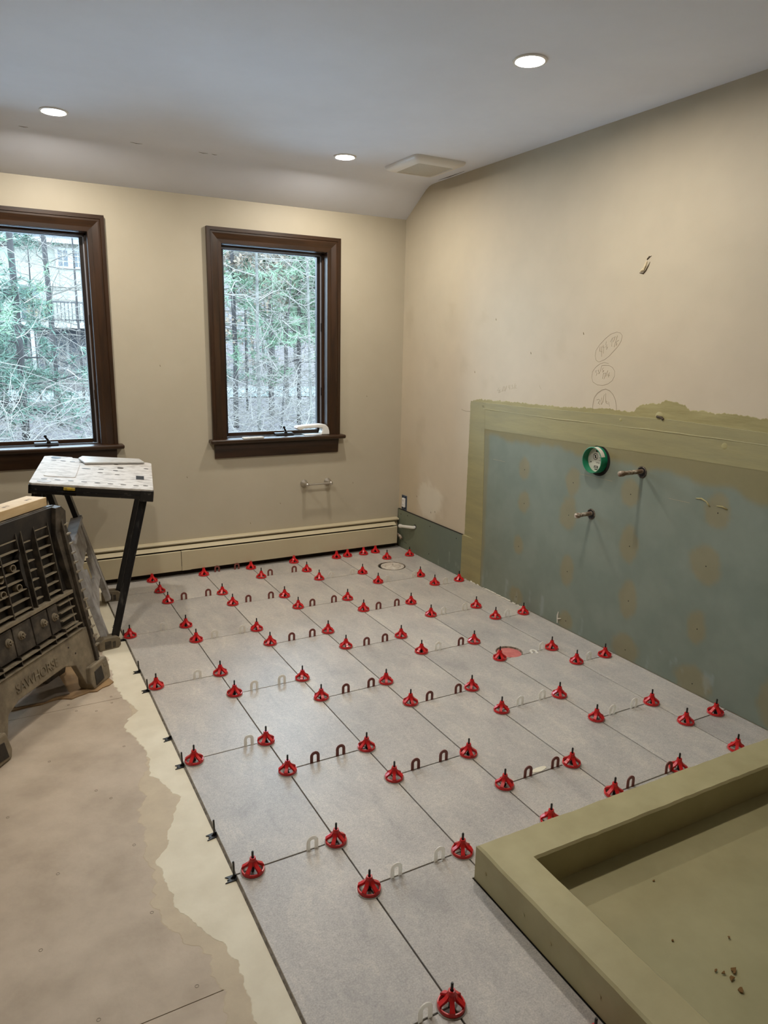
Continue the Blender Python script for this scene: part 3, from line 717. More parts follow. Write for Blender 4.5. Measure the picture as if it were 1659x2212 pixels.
# ================================================================== things on the walls
# baseboard heater
r = empty('baseboard_heater', (0.4, YB, 0.02)); tag(r, 'long cream baseboard heater under the two windows', 'heater')
HX0, HX1 = -1.6, 2.032
B().prism([(0, 0), (0.010, 0), (0.010, 0.182), (0.034, 0.184), (0.036, 0.180), (0.037, 0.187), (0.034, 0.190), (0, 0.195)], (HX0, YB, 0.022), (0, -1, 0), (0, 0, 1), (HX1+0.030-HX0, 0, 0)).obj('back_plate', MT['heater'], r)
B().prism([(0.030, 0.166), (0.060, 0.149), (0.062, 0.151), (0.032, 0.169)], (HX0, YB, 0.022), (0, -1, 0), (0, 0, 1), (HX1-0.006-HX0, 0, 0)).obj('damper', MT['heater'], r)
for xa, xb in ((HX0, 0.478), (0.481, HX1)):
    B().prism([(0.058, 0.018), (0.064, 0.014), (0.066, 0.016), (0.066, 0.137), (0.058, 0.141), (0.057, 0.138), (0.062, 0.135), (0.062, 0.020)], (xa, YB, 0.022), (0, -1, 0), (0, 0, 1), (xb-xa, 0, 0)).obj('front_cover', MT['heater'], r)
B().prism([(0.066, 0.014), (0.0675, 0.014), (0.0675, 0.138), (0.058, 0.1425), (0.0575, 0.1412), (0.066, 0.137)], (0.481, YB, 0.022), (0, -1, 0), (0, 0, 1), (0.055, 0, 0)).obj('splice_plate', MT['heater'], r)
B().box((HX0, YB-0.050, 0.060), (HX1-0.014, YB-0.0105, 0.158)).obj('dark_fin_filler', MT['hole'], r)  # fin element enlarged as a near-black filler, painting shade into the slots
B().tube([(HX1-0.03, YB-0.033, 0.095), (HX1+0.025, YB-0.033, 0.095)], 0.009, 10).obj('supply_pipe', MT['copper'], r)
b = B(); b.box((HX0, YB-0.012, 0.0005), (X1-0.012, YB-0.0004, 0.024)); b.obj('gap_strip', MT['dark'], r)
# pipe through the green board to the heater
r = empty('heater_pipe', (2.03, 0.70, 0.15)); tag(r, 'short white insulated pipe from the green board to the heater', 'pipe')
B().tube([(X1-0.006, 0.592, 0.195), (2.058, 0.598, 0.192), (2.046, 0.66, 0.184), (2.040, 0.745, 0.171)], 0.0105, 12).obj('sleeve', MT['white_pl'], r, smooth='auto')
B().tube([(2.0405, 0.738, 0.172), (2.0395, 0.756, 0.1695)], 0.0135, 12).obj('collar', MT['white_pl'], r, smooth='auto')
B().lathe((X1-0.0101, 0.592, 0.197), (-1, 0, 0), [(0.0165, 0), (0.0165, 0.0006), (0, 0.0006)], 16).obj('wall_hole', MT['hole'], r)
B().tube([(2.046, 0.80, 0.095), (2.05, 0.765, 0.092), (2.05, 0.745, 0.075)], 0.010, 10).obj('elbow', MT['copper'], r, smooth='auto')

# toilet roll bar
r = empty('towel_bar', (1.415, YB, 0.52)); tag(r, 'small brushed nickel paper holder bar under the right window', 'towel bar')
for x in (1.332, 1.505):
    B().lathe((x, YB-0.0002, 0.52), (0, -1, 0), [(0.0, 0.0), (0.0255, 0.0), (0.0265, 0.004), (0.025, 0.008), (0.018, 0.018), (0.012, 0.030), (0.0095, 0.044), (0.0095, 0.050), (0.0125, 0.055), (0.0135, 0.062), (0.011, 0.070), (0.005, 0.074), (0, 0.0745)], 24).obj('post', MT['nickel'], r, smooth='auto')
B().tube([(1.332, YB-0.062, 0.52), (1.505, YB-0.062, 0.52)], 0.0068, 14).obj('bar', MT['nickel'], r, smooth='auto')

# outlet in the corner
r = empty('electrical_outlet', (X1, 0.763, 0.338)); tag(r, 'uncovered wall outlet in a blue-grey box by the corner', 'outlet')
b = B()
for a, c in (((0.731, 0.286), (0.7365, 0.390)), ((0.7895, 0.286), (0.795, 0.390)), ((0.7365, 0.286), (0.7895, 0.2915)), ((0.7365, 0.3845), (0.7895, 0.390))):
    b.box((X1-0.006, a[0], a[1]), (X1+0.002, c[0], c[1]))
b.obj('box_rim', MT['outletbox'], r)
B().box((X1-0.0025, 0.7366, 0.2916), (X1+0.001, 0.7894, 0.3844)).obj('box_back', MT['hole'], r)
for z in (0.298, 0.378):
    B().box((X1-0.007, 0.752, z-0.010), (X1-0.0026, 0.774, z+0.010)).obj('mounting_strap', MT['outletbox'], r)
B().box((X1-0.014, 0.745, 0.305), (X1-0.003, 0.781, 0.371)).obj('receptacle', MT['white'], r, bevel=0.002)
b = B()
for z in (0.322, 0.354):
    for dy in (-0.006, 0.006): b.box((X1-0.0145, 0.763+dy-0.001, z-0.004), (X1-0.0139, 0.763+dy+0.001, z+0.005))
    b.lathe((X1-0.0139, 0.763, z-0.010), (-1, 0, 0), [(0.0024, 0), (0.0024, 0.0006), (0, 0.0006)], 8)
b.obj('slots', MT['hole'], r)

# round green fixture box
gx = X1-0.042; gy, gz = -1.070, 0.921
r = empty('round_box', (X1, gy, gz)); tag(r, 'round green plastic fixture box standing out of the board', 'electrical box')
B().lathe((X1-0.001, gy, gz), (-1, 0, 0), [(0.0635, 0), (0.0635, 0.041), (0.0605, 0.042), (0.0600, 0.006), (0.0600, 0)], 40).obj('ring', MT['ring'], r, smooth='auto')
B().lathe((X1-0.004, gy, gz), (-1, 0, 0), [(0.0600, 0.0), (0.0600, 0.003), (0, 0.003)], 40).obj('label_disc', MT['label'], r)
b = B(); xx = X1-0.0074
b.box((xx, gy-0.020, gz+0.038), (xx+0.0005, gy+0.012, gz+0.045))
prev = None
for i in range(25):
    a = 2*math.pi*i/24; p = [(xx, gy+0.012+0.016*math.cos(a), gz+0.014+0.016*math.sin(a)), (xx, gy+0.012+0.0135*math.cos(a), gz+0.014+0.0135*math.sin(a))]
    if prev: b.add(prev+p, [(0, 2, 3, 1)])
    prev = p
b.add([(xx, gy+0.023, gz+0.025), (xx, gy+0.025, gz+0.023), (xx, gy+0.001, gz+0.003), (xx, gy-0.001, gz+0.005)], [(0, 1, 2, 3)])
b.box((xx, gy+0.009, gz+0.006), (xx+0.0004, gy+0.015, gz+0.022))
for k in range(7): b.box((xx, gy-0.034, gz+0.028-k*0.0052), (xx+0.0004, gy-0.012-0.004*(k % 3), gz+0.0295-k*0.0052))
for k in range(4): b.box((xx, gy+0.004-0.006*k, gz-0.014-0.003*(k % 2)), (xx+0.0004, gy+0.007-0.006*k, gz-0.012))
for (ya, za, yb2, zb2) in ((0.012, -0.030, 0.016, -0.042), (-0.010, -0.030, -0.006, -0.042), (0.012, -0.030, -0.008, -0.033), (0.010, -0.037, -0.006, -0.040), (0.012, -0.045, -0.008, -0.049), (-0.022, -0.030, -0.032, -0.034), (-0.024, -0.036, -0.031, -0.046), (0.036, -0.012, 0.042, -0.018)):
    b.box((xx, gy+min(ya, yb2), gz+min(za, zb2)), (xx+0.0004, gy+max(ya, yb2), gz+max(za, zb2)))
b.obj('printing', MT['ink'], r)
b = B(); prev = None
for i in range(13):
    a = math.radians(20+65*i/12); rr_ = 0.0636
    p = [(X1-0.0415, gy-rr_*math.cos(a), gz+rr_*math.sin(a)), (X1-0.018, gy-rr_*math.cos(a), gz+rr_*math.sin(a)), (X1-0.0415, gy-(rr_+0.0005)*math.cos(a), gz+(rr_+0.0005)*math.sin(a)), (X1-0.018, gy-(rr_+0.0005)*math.cos(a), gz+(rr_+0.0005)*math.sin(a))]
    if prev: b.add(prev+p, [(2, 6, 7, 3), (0, 2, 6, 4)])
    prev = p
b.obj('side_sticker', MT['label'], r)
B().lathe((X1-0.0021, gy-0.006, gz-0.004), (-1, 0, 0), [(0.074, 0), (0.073, 0.0008), (0.055, 0.0008)], 40).obj('cutout_gap', MT['hole'], r)

# water pipe stubs
def stub(y, z, ln, label):
    r = empty('pipe_stub', (X1, y, z)); tag(r, label, 'pipe', 'copper stubs in the green board')
    B().lathe((X1-0.0022, y, z-0.004), (-1, 0, 0), [(0.026, 0), (0.027, 0.002), (0.021, 0.003), (0.019, 0.0008), (0, 0.0008)], 18).obj('hole', MT['hole'], r)
    b = B()
    prev = None
    for i in range(41):
        a = 2*math.pi*i/40; ri = 0.0205+0.0030*fbm(math.cos(a)*3, math.sin(a)*3, y*9); ro = 0.0265+0.0060*fbm(math.cos(a)*4, math.sin(a)*4, y*9+5); hh = 0.0035+0.003*fbm(math.cos(a)*5, math.sin(a)*5, y)
        cur = [(X1-0.002, y+ri*math.cos(a), z-0.004+ri*math.sin(a)), (X1-0.0025-hh, y+(ri+ro)/2*math.cos(a), z-0.004+(ri+ro)/2*math.sin(a)), (X1-0.002, y+ro*math.cos(a), z-0.004+ro*math.sin(a))]
        if prev: b.add(prev+cur, [(0, 3, 4, 1), (1, 4, 5, 2)])
        prev = cur
    b.obj('broken_edge', MT['dirt'], r)
    B().tube([(X1-0.002, y, z), (X1-0.25*ln, y, z-0.001), (X1-ln+0.020, y, z-0.003)], 0.0100, 14).obj('pipe', MT['copper'], r, smooth='auto')
    B().lathe((X1-ln+0.024, y, z-0.003), (-1, 0, -0.02), [(0.0105, -0.002), (0.0130, 0.0), (0.0135, 0.014), (0.0125, 0.021), (0.008, 0.026), (0, 0.027)], 16).obj('end_cap', MT['copper'], r, smooth='auto')
stub(-1.344, 0.909, 0.145, 'long capped copper pipe stub right of the green ring')
stub(-1.058, 0.652, 0.105, 'short capped copper pipe stub below the green ring')
# dried mortar stuck to the boards near the floor
b = B(); b.tube([(X1-0.003, -0.885, 0.012), (X1-0.004, -0.884, 0.055), (X1-0.003, -0.886, 0.075)], [0.004, 0.005, 0.002], 6); b.tube([(X1-0.004, -0.885, 0.035), (X1-0.004, -0.91, 0.045)], [0.004, 0.002], 6)
tag(b.obj('mortar_blob', MT['gypsum']), 'white dried mortar splatter on the green board above the tiles', 'mortar')
r_m = B()
for i in range(46):
    y = R_.uniform(-0.62, 0.02); h = R_.uniform(0.002, 0.007)
    r_m.tube([(X1-0.006, y, 0.0), (X1-0.006, y+R_.uniform(-.012, .012), h)], [0.005, 0.002], 5)
for y in (-0.25, -0.28, -0.31, -0.36, -0.41, -0.45): r_m.tube([(X1-0.006, y, 0.002), (X1-0.006, y-0.04, 0.004)], 0.004, 5)
tag(r_m.obj('mortar_crumbs', MT['gypsum']), 'white mortar crumbs along the foot of the green board', 'mortar', kind='stuff')

# ================================================================== floor drains
r = empty('toilet_flange', (1.782, 0.405, 0)); tag(r, 'round capped toilet flange in the tiles by the heater', 'toilet flange')
B().lathe((1.782, 0.405, -0.0094), (0, 0, 1), [(0.0935, 0.0), (0.0935, 0.0012), (0.0, 0.0012)], 40).obj('hole_edge', MT['hole'], r)
B().lathe((1.782, 0.405, -0.0084), (0, 0, 1), [(0.0935, 0.0), (0.0935, 0.0082), (0.0905, 0.0076), (0.089, 0.0), (0.0935, 0.0)], 40).obj('chipped_rim', MT['dirt'], r)
B().lathe((1.786, 0.402, -0.006), (0, 0, 1), [(0.079, 0.0), (0.079, 0.006), (0.076, 0.0075), (0.066, 0.0075), (0.063, 0.004), (0.055, 0.004), (0.052, 0.009), (0.046, 0.010), (0.0, 0.0105)], 40).obj('flange_cap', MT['pvc'], r, smooth='auto')
B().prism([(-0.004, 0), (0.004, 0), (0.002, 0.012), (-0.002, 0.012)], (1.79, 0.405, 0.0042), (1, 0, 0), (0, 0, 1), (0, 0.003, 0)).obj('pull_tab', MT['pvc'], r)
r = empty('drain_rough_in', (1.626, -1.046, 0)); tag(r, 'round hole in the tiles with a pink-red plug inside', 'drain')
B().lathe((1.626, -1.046, -0.0175), (0, 0, 1), [(0.0655, 0.0085), (0.0655, 0.0165), (0.0638, 0.0168), (0.0600, 0.010), (0.0590, 0.0)], 40).obj('hole_edge', MT['dirt'], r)
B().lathe((1.626, -1.046, -0.0095), (0, 0, 1), [(0.0600, 0.0), (0.0598, 0.002), (0.056, 0.0028), (0.0, 0.0034)], 40).obj('plug', MT['pink'], r, smooth='auto')

# ================================================================== shower pan
r = empty('shower_pan', (1.3, -3.0, 0)); tag(r, 'khaki waterproofed shower pan with a raised curb, lower right', 'shower pan')
def curb():
    cw, ch = 0.1155, 0.108
    sec = []
    def seg(p, q, k):
        for i in range(k): sec.append((p[0]+(q[0]-p[0])*i/k, p[1]+(q[1]-p[1])*i/k))
    rd = 0.006
    seg((0, 0.0), (0, ch-rd), 5); seg((0, ch-rd), (rd, ch), 2); seg((rd, ch), (cw-rd, ch), 6); seg((cw-rd, ch), (cw, ch-rd), 2); seg((cw, ch-rd), (cw, 0), 5); sec.append((cw, 0.0))
    path = []
    n1, n2 = 80, 84
    for i in range(n1): path.append(('L', i/n1))
    path.append(('C', 0))
    for i in range(1, n2+1): path.append(('B', i/n2))
    b = B(); m = len(sec)
    for kind, t in path:
        for d, z in sec:
            if kind == 'L': x = 0.583+d; y = YF+0.03+t*(-2.2125-d-YF-0.03)
            elif kind == 'C': x = 0.583+d; y = -2.2125-d
            else: x = 0.583+d+t*(X1-0.002-0.583-d); y = -2.2125-d-0.018*t
            zz = z
            k = 0.0022*fbm(x*9, y*9, z*9+3)+0.0012*fbm(x*40, y*40, z*40)
            if z > 0.004:
                x += k*(1 if kind == 'L' else 0.3); y += k*(1 if kind == 'B' else 0.3); zz += k*(1 if z > ch-0.01 else 0)
            b.v.append((x, y, zz))
    for i in range(len(path)-1):
        for j in range(m-1):
            a = i*m+j; b.f.append((a, a+1, a+m+1, a+m))
    b.f.append(tuple(range(m))); b.f.append(tuple((len(path)-1)*m+j for j in range(m)))
    return b
curb().obj('curb', MT['curb'], r, smooth='auto')
b = B(); nx, ny = 90, 80
for i in range(nx+1):
    for k in range(ny+1):
        x = 0.69+(X1-0.002-0.69)*i/nx; y = YF+0.03+(-2.325-YF-0.03)*k/ny
        d = math.hypot(x-1.4, y+3.2)
        b.v.append((x, y, 0.004-0.012*max(0, 1-d/0.9)+0.0018*fbm(x*6, y*6, 1)+0.0007*fbm(x*30, y*30, 2)))
for i in range(nx):
    for k in range(ny):
        a = i*(ny+1)+k; b.f.append((a, a+ny+1, a+ny+2, a+1))
b.obj('pan_floor', MT['pan'], r, smooth=True)
for (x, y) in [(.597,-2.26),(.600,-2.52),(.597,-2.42),(.61,-2.68)]:
    B().lathe((0.5826, y, 0.05), (-1, 0, 0), [(0.005, 0), (0.005, 0.0012), (0, 0.0016)], 10).obj('curb_nail', MT['curb'], r)
# bits of debris lying in the pan
rd_ = random.Random(5)
for i in range(9):
    if i < 6: x, y = 0.945+rd_.uniform(-.045, .045), -2.775+rd_.uniform(-.04, .05); sz = rd_.uniform(0.004, 0.011)
    else: x, y = rd_.uniform(0.85, 1.3), rd_.uniform(-2.75, -2.45); sz = 0.004
    b = B(); k = 7
    pl = [(sz*rd_.uniform(.4, 1.2)*math.cos(2*math.pi*j/k), sz*rd_.uniform(.3, 0.8)*math.sin(2*math.pi*j/k)) for j in range(k)]
    b.prism(pl, (x, y, 0.0035), (1, 0.2, 0), (-0.2, 1, 0.1), (0, 0, 0.0022))
    tag(b.obj('debris_flake', MT['leafbit']), 'small brown flake of debris lying in the khaki shower pan', 'debris', 'brown flakes in the shower pan')

# ================================================================== tile levelling clips and spacers
ORD = ['first', 'second', 'third', 'fourth', 'fifth', 'sixth', 'seventh', 'eighth', 'ninth', 'tenth', 'eleventh', 'twelfth', 'thirteenth', 'fourteenth', 'fifteenth', 'sixteenth']
def clip_proto(stem):
    r = empty('levelling_clip')
    B().lathe((0, 0, 0.0004), (0, 0, 1), [(0.024, 0), (0.0355, 0), (0.0355, 0.0014), (0.024, 0.0014), (0.024, 0)], 36).obj('clear_washer', MT['clear'], r, local=True)
    b = B()
    b.lathe((0, 0, 0.0022), (0, 0, 1), [(0.0262, 0), (0.0322, 0), (0.0325, 0.003), (0.0312, 0.0075), (0.0285, 0.0078), (0.0262, 0.004), (0.0262, 0)], 36)
    path = [(0.0318, 0.004, 0.0150), (0.0310, 0.0135, 0.0125), (0.0270, 0.0170, 0.0112), (0.0205, 0.0210, 0.0108), (0.0148, 0.0255, 0.0105), (0.0112, 0.0305, 0.0100), (0.0096, 0.0340, 0.0096)]
    inner = [(0.0270, 0.004), (0.0258, 0.0105), (0.0225, 0.0130), (0.0160, 0.0165), (0.0095, 0.0215), (0.0055, 0.0275), (0.0040, 0.0330)]
    for q in range(5):
        a = 2*math.pi*q/5; ca, sa = math.cos(a), math.sin(a)
        vs = []
        for (ro, zo, w), (ri, zi) in zip(path, inner):
            for rad, z, s in ((ro, zo, -1), (ro, zo, 1), (ri, zi, 1), (ri, zi, -1)):
                t = s*w/2; vs.append((rad*ca-t*sa, rad*sa+t*ca, z))
        fs = []
        for i in range(len(path)-1):
            for k in range(4): fs.append((i*4+k, i*4+(k+1) % 4, i*4+4+(k+1) % 4, i*4+4+k))
        fs += [(0, 3, 2, 1)]
        b.add(vs, fs)
    b.lathe((0, 0, 0), (0, 0, 1), [(0.0045, 0.022), (0.0125, 0.0235), (0.0106, 0.030), (0.0094, 0.034), (0.0088, 0.0425), (0.0080, 0.0440), (0.0045, 0.0440)], 14)
    if not stem:
        for q in range(4):
            a = math.pi/2*q; b.box((0.005*math.cos(a)-0.0018, 0.005*math.sin(a)-0.0018, 0.044), (0.005*math.cos(a)+0.0018, 0.005*math.sin(a)+0.0018, 0.0515))
    b.obj('red_cap', MT['red'], r, smooth='auto', local=True)
    top = 0.0640 if stem else 0.040
    B().tube([(0, 0, -0.003), (0, 0, top-0.002), (0, 0, top)], [0.0034, 0.0034, 0.0024], 8).obj('stem', MT['black'], r, local=True)
    b = B(); b.box((-0.006, -0.0016, -0.003), (0.006, 0.0016, 0.010)); b.obj('stem_foot', MT['black'], [c for c in r.children if c.name.startswith('stem')][0], local=True)
    return r
def line_of(x, y):
    if abs(y-0.731) < 0.006 and 1.58 < x < 1.76: return 'H'
    if x < 0.12: return 0
    if x > 1.95: return 7
    return round(x/TW)
lines = {}
for x, y in CAPS: lines.setdefault(line_of(x, y), []).append((x, y))
LN = {0: 'beside the left tile edge', 1: 'on the first long joint from the left edge', 2: 'on the second long joint from the left edge', 3: 'on the third long joint from the left edge',
      4: 'on the fourth long joint from the left edge', 5: 'on the fifth long joint from the left edge', 6: 'on the sixth long joint from the left edge', 7: 'beside the green board wall'}
proto = {True: clip_proto(True), False: clip_proto(False)}
used = {True: False, False: False}
rc = random.Random(3)
for ln, pts in lines.items():
    pts.sort(key=lambda p: -p[1])
    for i, (x, y) in enumerate(pts):
        stem = y < 0.72
        if not used[stem]: o = proto[stem]; used[stem] = True
        else: o = copy_tree(proto[stem])
        o.location = (x, y, 0.0002); o.rotation_euler.z = rc.uniform(0, 6.28)
        if ln == 'H': lab = 'red levelling clip without post by the heater, %s of two in a short joint' % ('right' if i == (0 if pts[0][0] > pts[-1][0] else 1) else 'left')
        else: lab = 'red levelling clip %s, %s from the heater' % (LN[ln], ORD[i])
        tag(o, lab, 'levelling clip', 'red tile levelling clips')

# black clip bases along the free edge of the tiles
bp = empty('clip_base')
b = B()
b.prism([(0.004, -0.011), (0.004, 0.011), (-0.006, 0.0125), (-0.027, 0.011), (-0.018, 0.003), (-0.024, -0.003), (-0.016, -0.005), (-0.031, -0.012), (-0.006, -0.0115)], (0, 0, -0.0104), (1, 0, 0), (0, 1, 0), (0, 0, 0.003)).obj('base_plate', MT['black'], bp, local=True)
B().prism([(0.002, 0), (0.002, 0.010), (-0.004, 0.010), (-0.014, 0.0)], (0, -0.0015, -0.0078), (1, 0, 0), (0, 0, 1), (0, 0.003, 0)).obj('web', MT['black'], bp, local=True)
B().tube([(-0.0045, 0, -0.008), (-0.004, 0, 0.02), (-0.005, 0, 0.0430), (-0.005, 0, 0.0445)], [0.0027, 0.0027, 0.0030, 0.0022], 8).obj('post', MT['black'], bp, local=True)
bases = [(.130, 1), (-.072, 1), (-.469, 1), (-.668, 1), (-1.091, 0), (-1.290, 1), (-1.698, 1), (-1.897, 1)]
for i, (y, st) in enumerate(bases):
    o = bp if i == 0 else copy_tree(bp)
    o.location = (-0.001, y, 0.0); o.rotation_euler.z = rc.uniform(-.12, .12)
    if not st:
        for ch in list(o.children):
            if ch.name.startswith('post'): bpy.data.objects.remove(ch)
    tag(o, 'black clip base at the left tile edge, %s from the heater%s' % (ORD[i], '' if st else ', post missing'), 'clip base', 'black clip bases at the tile edge')

# horseshoe spacers standing in the short joints
def horseshoe():
    po = []; w, t, h = 0.0180, 0.0108, 0.0425
    po += [(-w, -0.004), (-w, h-w)]
    for i in range(1, 12): a = math.pi-math.pi*i/12; po.append((w*math.cos(a), h-w+w*math.sin(a)))
    po += [(w, h-w), (w, -0.004), (w-t, -0.004), (w-t, h-w)]
    wi = w-t
    for i in range(1, 12): a = math.pi*i/12; po.append((wi*math.cos(a), h-w+wi*math.sin(a)))
    po += [(-wi, h-w), (-wi, -0.004)]
    return po
def shoe(mat):
    b = B(); b.prism(horseshoe(), (0, 0.0014, 0), (1, 0, 0), (0, 0, 1), (0, -0.0028, 0)); return b.obj('horseshoe_spacer', mat)
for col, lst, mat in (('brown', BROWN, MT['brown']), ('white', WHITE, MT['white_pl'])):
    bycol = {}
    for x, c, y in lst: bycol.setdefault(c, []).append((y, x))
    p0 = None
    for c in sorted(bycol):
        for i, (y, x) in enumerate(sorted(bycol[c], key=lambda q: (-round(q[0], 2), q[1]))):
            if p0 is None: o = p0 = shoe(mat)
            else: o = p0.copy(); COL.objects.link(o)
            o.location = (x, y, 0); o.rotation_euler = (rc.uniform(-.03, .03), 0, rc.uniform(-.01, .01))
            if col == 'white' and abs(x-1.301) < 0.01: o.rotation_euler = (0, 0.5, 0); o.location.z = 0.002
            tag(o, '%s horseshoe spacer in the %s tile column from the left edge, %s from the heater' % (col, ORD[c-1], ORD[i]), 'tile spacer', col+' horseshoe spacers')
o = p0.copy(); COL.objects.link(o); o.location = (1.725, -1.118, 0.0017); o.rotation_euler = (math.radians(-90), 0, math.radians(-24))
tag(o, 'white horseshoe spacer lying flat on the tiles beside the pink plug hole', 'tile spacer', 'white horseshoe spacers')
# smear of pale mortar between two brown spacers
b = B(); pl = []
for i in range(24):
    a = 2*math.pi*i/24; pl.append(((0.034+0.012*fbm(i*0.9, 2))*math.cos(a), (0.011+0.005*fbm(i*1.3, 6))*math.sin(a)))
b.prism(pl, (1.095, -1.886, 0.0004), (1, 0.05, 0), (-0.05, 1, 0), (0, 0, 0.0008))
tag(b.obj('mortar_dab', MT['mortar']), 'pale dab of mortar on a tile between two brown spacers', 'mortar')

# ================================================================== folding work table
r = empty('work_table', (-0.03, 0.2, 0)); tag(r, 'dusty folding work table below the left window', 'work table')
c = Vector((-.043, .233, .790)); u = Vector((.98, -.171, -.107)).normalized(); v = Vector((.177, .983, .052)); v = (v-u*u.dot(v)).normalized(); nn = u.cross(v)
UH, VH = 0.27, 0.31
P = lambda a, q, h=0.0: c+u*a+v*q+nn*h
def rr_poly(a0, a1, q0, q1, rad=0.012): 
    w, h = a1-a0, q1-q0
    return [(x+(a0+a1)/2, y+(q0+q1)/2) for x, y in rrect(w, h, rad, 3)]
top = [(-UH+.014, -VH), (UH-.008, -VH), (UH, -VH+.01), (UH, VH-.02), (UH-.02, VH), (-0.085, VH), (-0.09, VH-.02), (-0.13, VH-.02), (-0.135, VH), (-UH+.03, VH), (-UH, VH-.02), (-UH, -VH+.014)]
B().prism(top, P(0, 0, -0.012), u, v, nn*0.012).obj('table_top', MT['btop'], r, bevel=0.003)
b = B()
for (a0, q0, a1, q1) in ((-UH, -VH, -0.128, -VH+.012), (-0.070, -VH, UH-.055, -VH+.012), (-UH, -VH, -UH+.012, VH-.01), (UH-.012, -VH, UH, VH-.02), (-UH+.012, VH-.014, UH, VH-.004)):
    b.obox(P(a0, q0, -0.050), u*(a1-a0), v*(q1-q0), nn*0.040)
b.obj('apron', MT['bapron'], r)
B().obox(P(UH-.060, -VH-.002, -0.060), u*0.062, v*0.05, nn*0.052).obj('corner_block', MT['bapron'], r, bevel=0.003)
B().obox(P(-UH+.004, -VH-.004, -0.036), u*(2*UH-.06), v*0.005, nn*0.004).obj('apron_lip', MT['steel'], r)
B().obox(P(-0.128, -VH+.004, -0.052), u*0.058, v*0.03, nn*0.040).obj('clamp_pocket', MT['hole'], r)
B().obox(P(-0.124, -VH-.005, -0.026), u*0.050, v*0.014, nn*0.014).obj('clamp_lever', MT['yellow'], r, bevel=0.003)
B().prism(rr_poly(-0.225, -0.085, -0.165, 0.15, 0.016), P(0, 0, 0.0002), u, v, nn*0.0026).obj('cover_plate', MT['btop'], r, bevel=0.001)
b = B()
for a, q, ru, rv in ((0.112, 0.118, 0.016, 0.018), (0.088, 0.20, 0.012, 0.010), (0.02, 0.06, 0.013, 0.007), (0.09, 0.05, 0.012, 0.007), (0.02, -0.02, 0.013, 0.007), (0.10, -0.04, 0.012, 0.006), (0.24, 0.14, 0.012, 0.007), (0.235, -0.24, 0.012, 0.007), (-0.05, 0.05, 0.022, 0.008)):
    b.prism([(ru*math.cos(2*math.pi*i/14), rv*math.sin(2*math.pi*i/14)) for i in range(14)], P(a, q, 0.0002), u, v, nn*0.0008)
for i in range(8): b.prism([(0.013*math.cos(2*math.pi*k/12), 0.006*math.sin(2*math.pi*k/12)) for k in range(12)], P(-0.215+0.058*i, -0.222-0.004*i, 0.0002), u, v, nn*0.0008)
for i in range(4): b.prism([(0.013*math.cos(2*math.pi*k/12), 0.007*math.sin(2*math.pi*k/12)) for k in range(12)], P(-0.215+0.045*i, 0.20-0.004*i, 0.0002), u, v, nn*0.0008)
b.obj('bench_dog_hole', MT['saw'], r)
B().obox(P(0.190, -0.115, 0.0), u*0.038, v*0.075, nn*0.0012).obj('square_hole', MT['hole'], r)
B().prism([(0.024*math.cos(2*math.pi*i/20), 0.026*math.sin(2*math.pi*i/20)) for i in range(20)], P(-0.21, 0.265, 0.0002), u, v, nn*0.001).obj('round_recess', MT['saw'], r)
B().prism([(0.030*math.cos(2*math.pi*i/20), 0.022*math.sin(2*math.pi*i/20)) for i in range(20)], P(-0.21, -0.265, 0.0002), u, v, nn*0.001).obj('round_recess', MT['bleg'], r)
# splayed plastic leg frame that carries both feet
Fn = Vector((-0.095, -0.135, 0.012)); Ff = Vector((0.010, 0.520, 0.012))
Tn = P(-0.205, -0.25, -0.03); Tf = P(-0.205, 0.25, -0.03)
sv = (Tf-Tn).normalized()
fr = lambda s_, t_: (Tn+(Tf-Tn)*s_)*(1-t_)+(Fn+(Ff-Fn)*s_)*t_          # s across, t down the frame
fnrm = (fr(0, 1)-fr(0, 0)).cross(fr(1, 0)-fr(0, 0)).normalized()
def panel(quad, th, mat, name, bev=0.003):
    b = B(); q = [fr(*p) for p in quad]
    b.add([p+fnrm*th/2 for p in q]+[p-fnrm*th/2 for p in q], [tuple(range(len(q))), tuple(len(q)+i for i in reversed(range(len(q))))]+[(i, (i+1) % len(q), len(q)+(i+1) % len(q), len(q)+i) for i in range(len(q))])
    return b.obj(name, mat, r, bevel=bev)
for s0, s1 in ((0.0, 0.12), (0.88, 1.0)):
    panel([(s0, 0), (s1, 0), (s1, 0.36), (s0, 0.36)], 0.026, MT['steel'], 'leg')
    panel([(s0, 0.36), (s1, 0.36), (s1, 0.985), (s0, 0.985)], 0.030, MT['bleg'], 'leg')
panel([(0.07, 0.36), (0.93, 0.36), (0.93, 0.385), (0.07, 0.385)], 0.060, MT['bleg'], 'cross_rail')
panel([(0.07, 0.385), (0.93, 0.385), (0.93, 0.50), (0.80, 0.56), (0.20, 0.56), (0.07, 0.50)], 0.014, MT['bleg'], 'web_panel')
panel([(0.07, 0.70), (0.24, 0.60), (0.34, 0.60), (0.36, 0.72), (0.62, 0.72), (0.66, 0.60), (0.78, 0.64), (0.93, 0.62), (0.93, 0.82), (0.80, 0.80), (0.60, 0.80), (0.22, 0.84), (0.07, 0.90)], 0.018, MT['bleg'], 'web_panel')
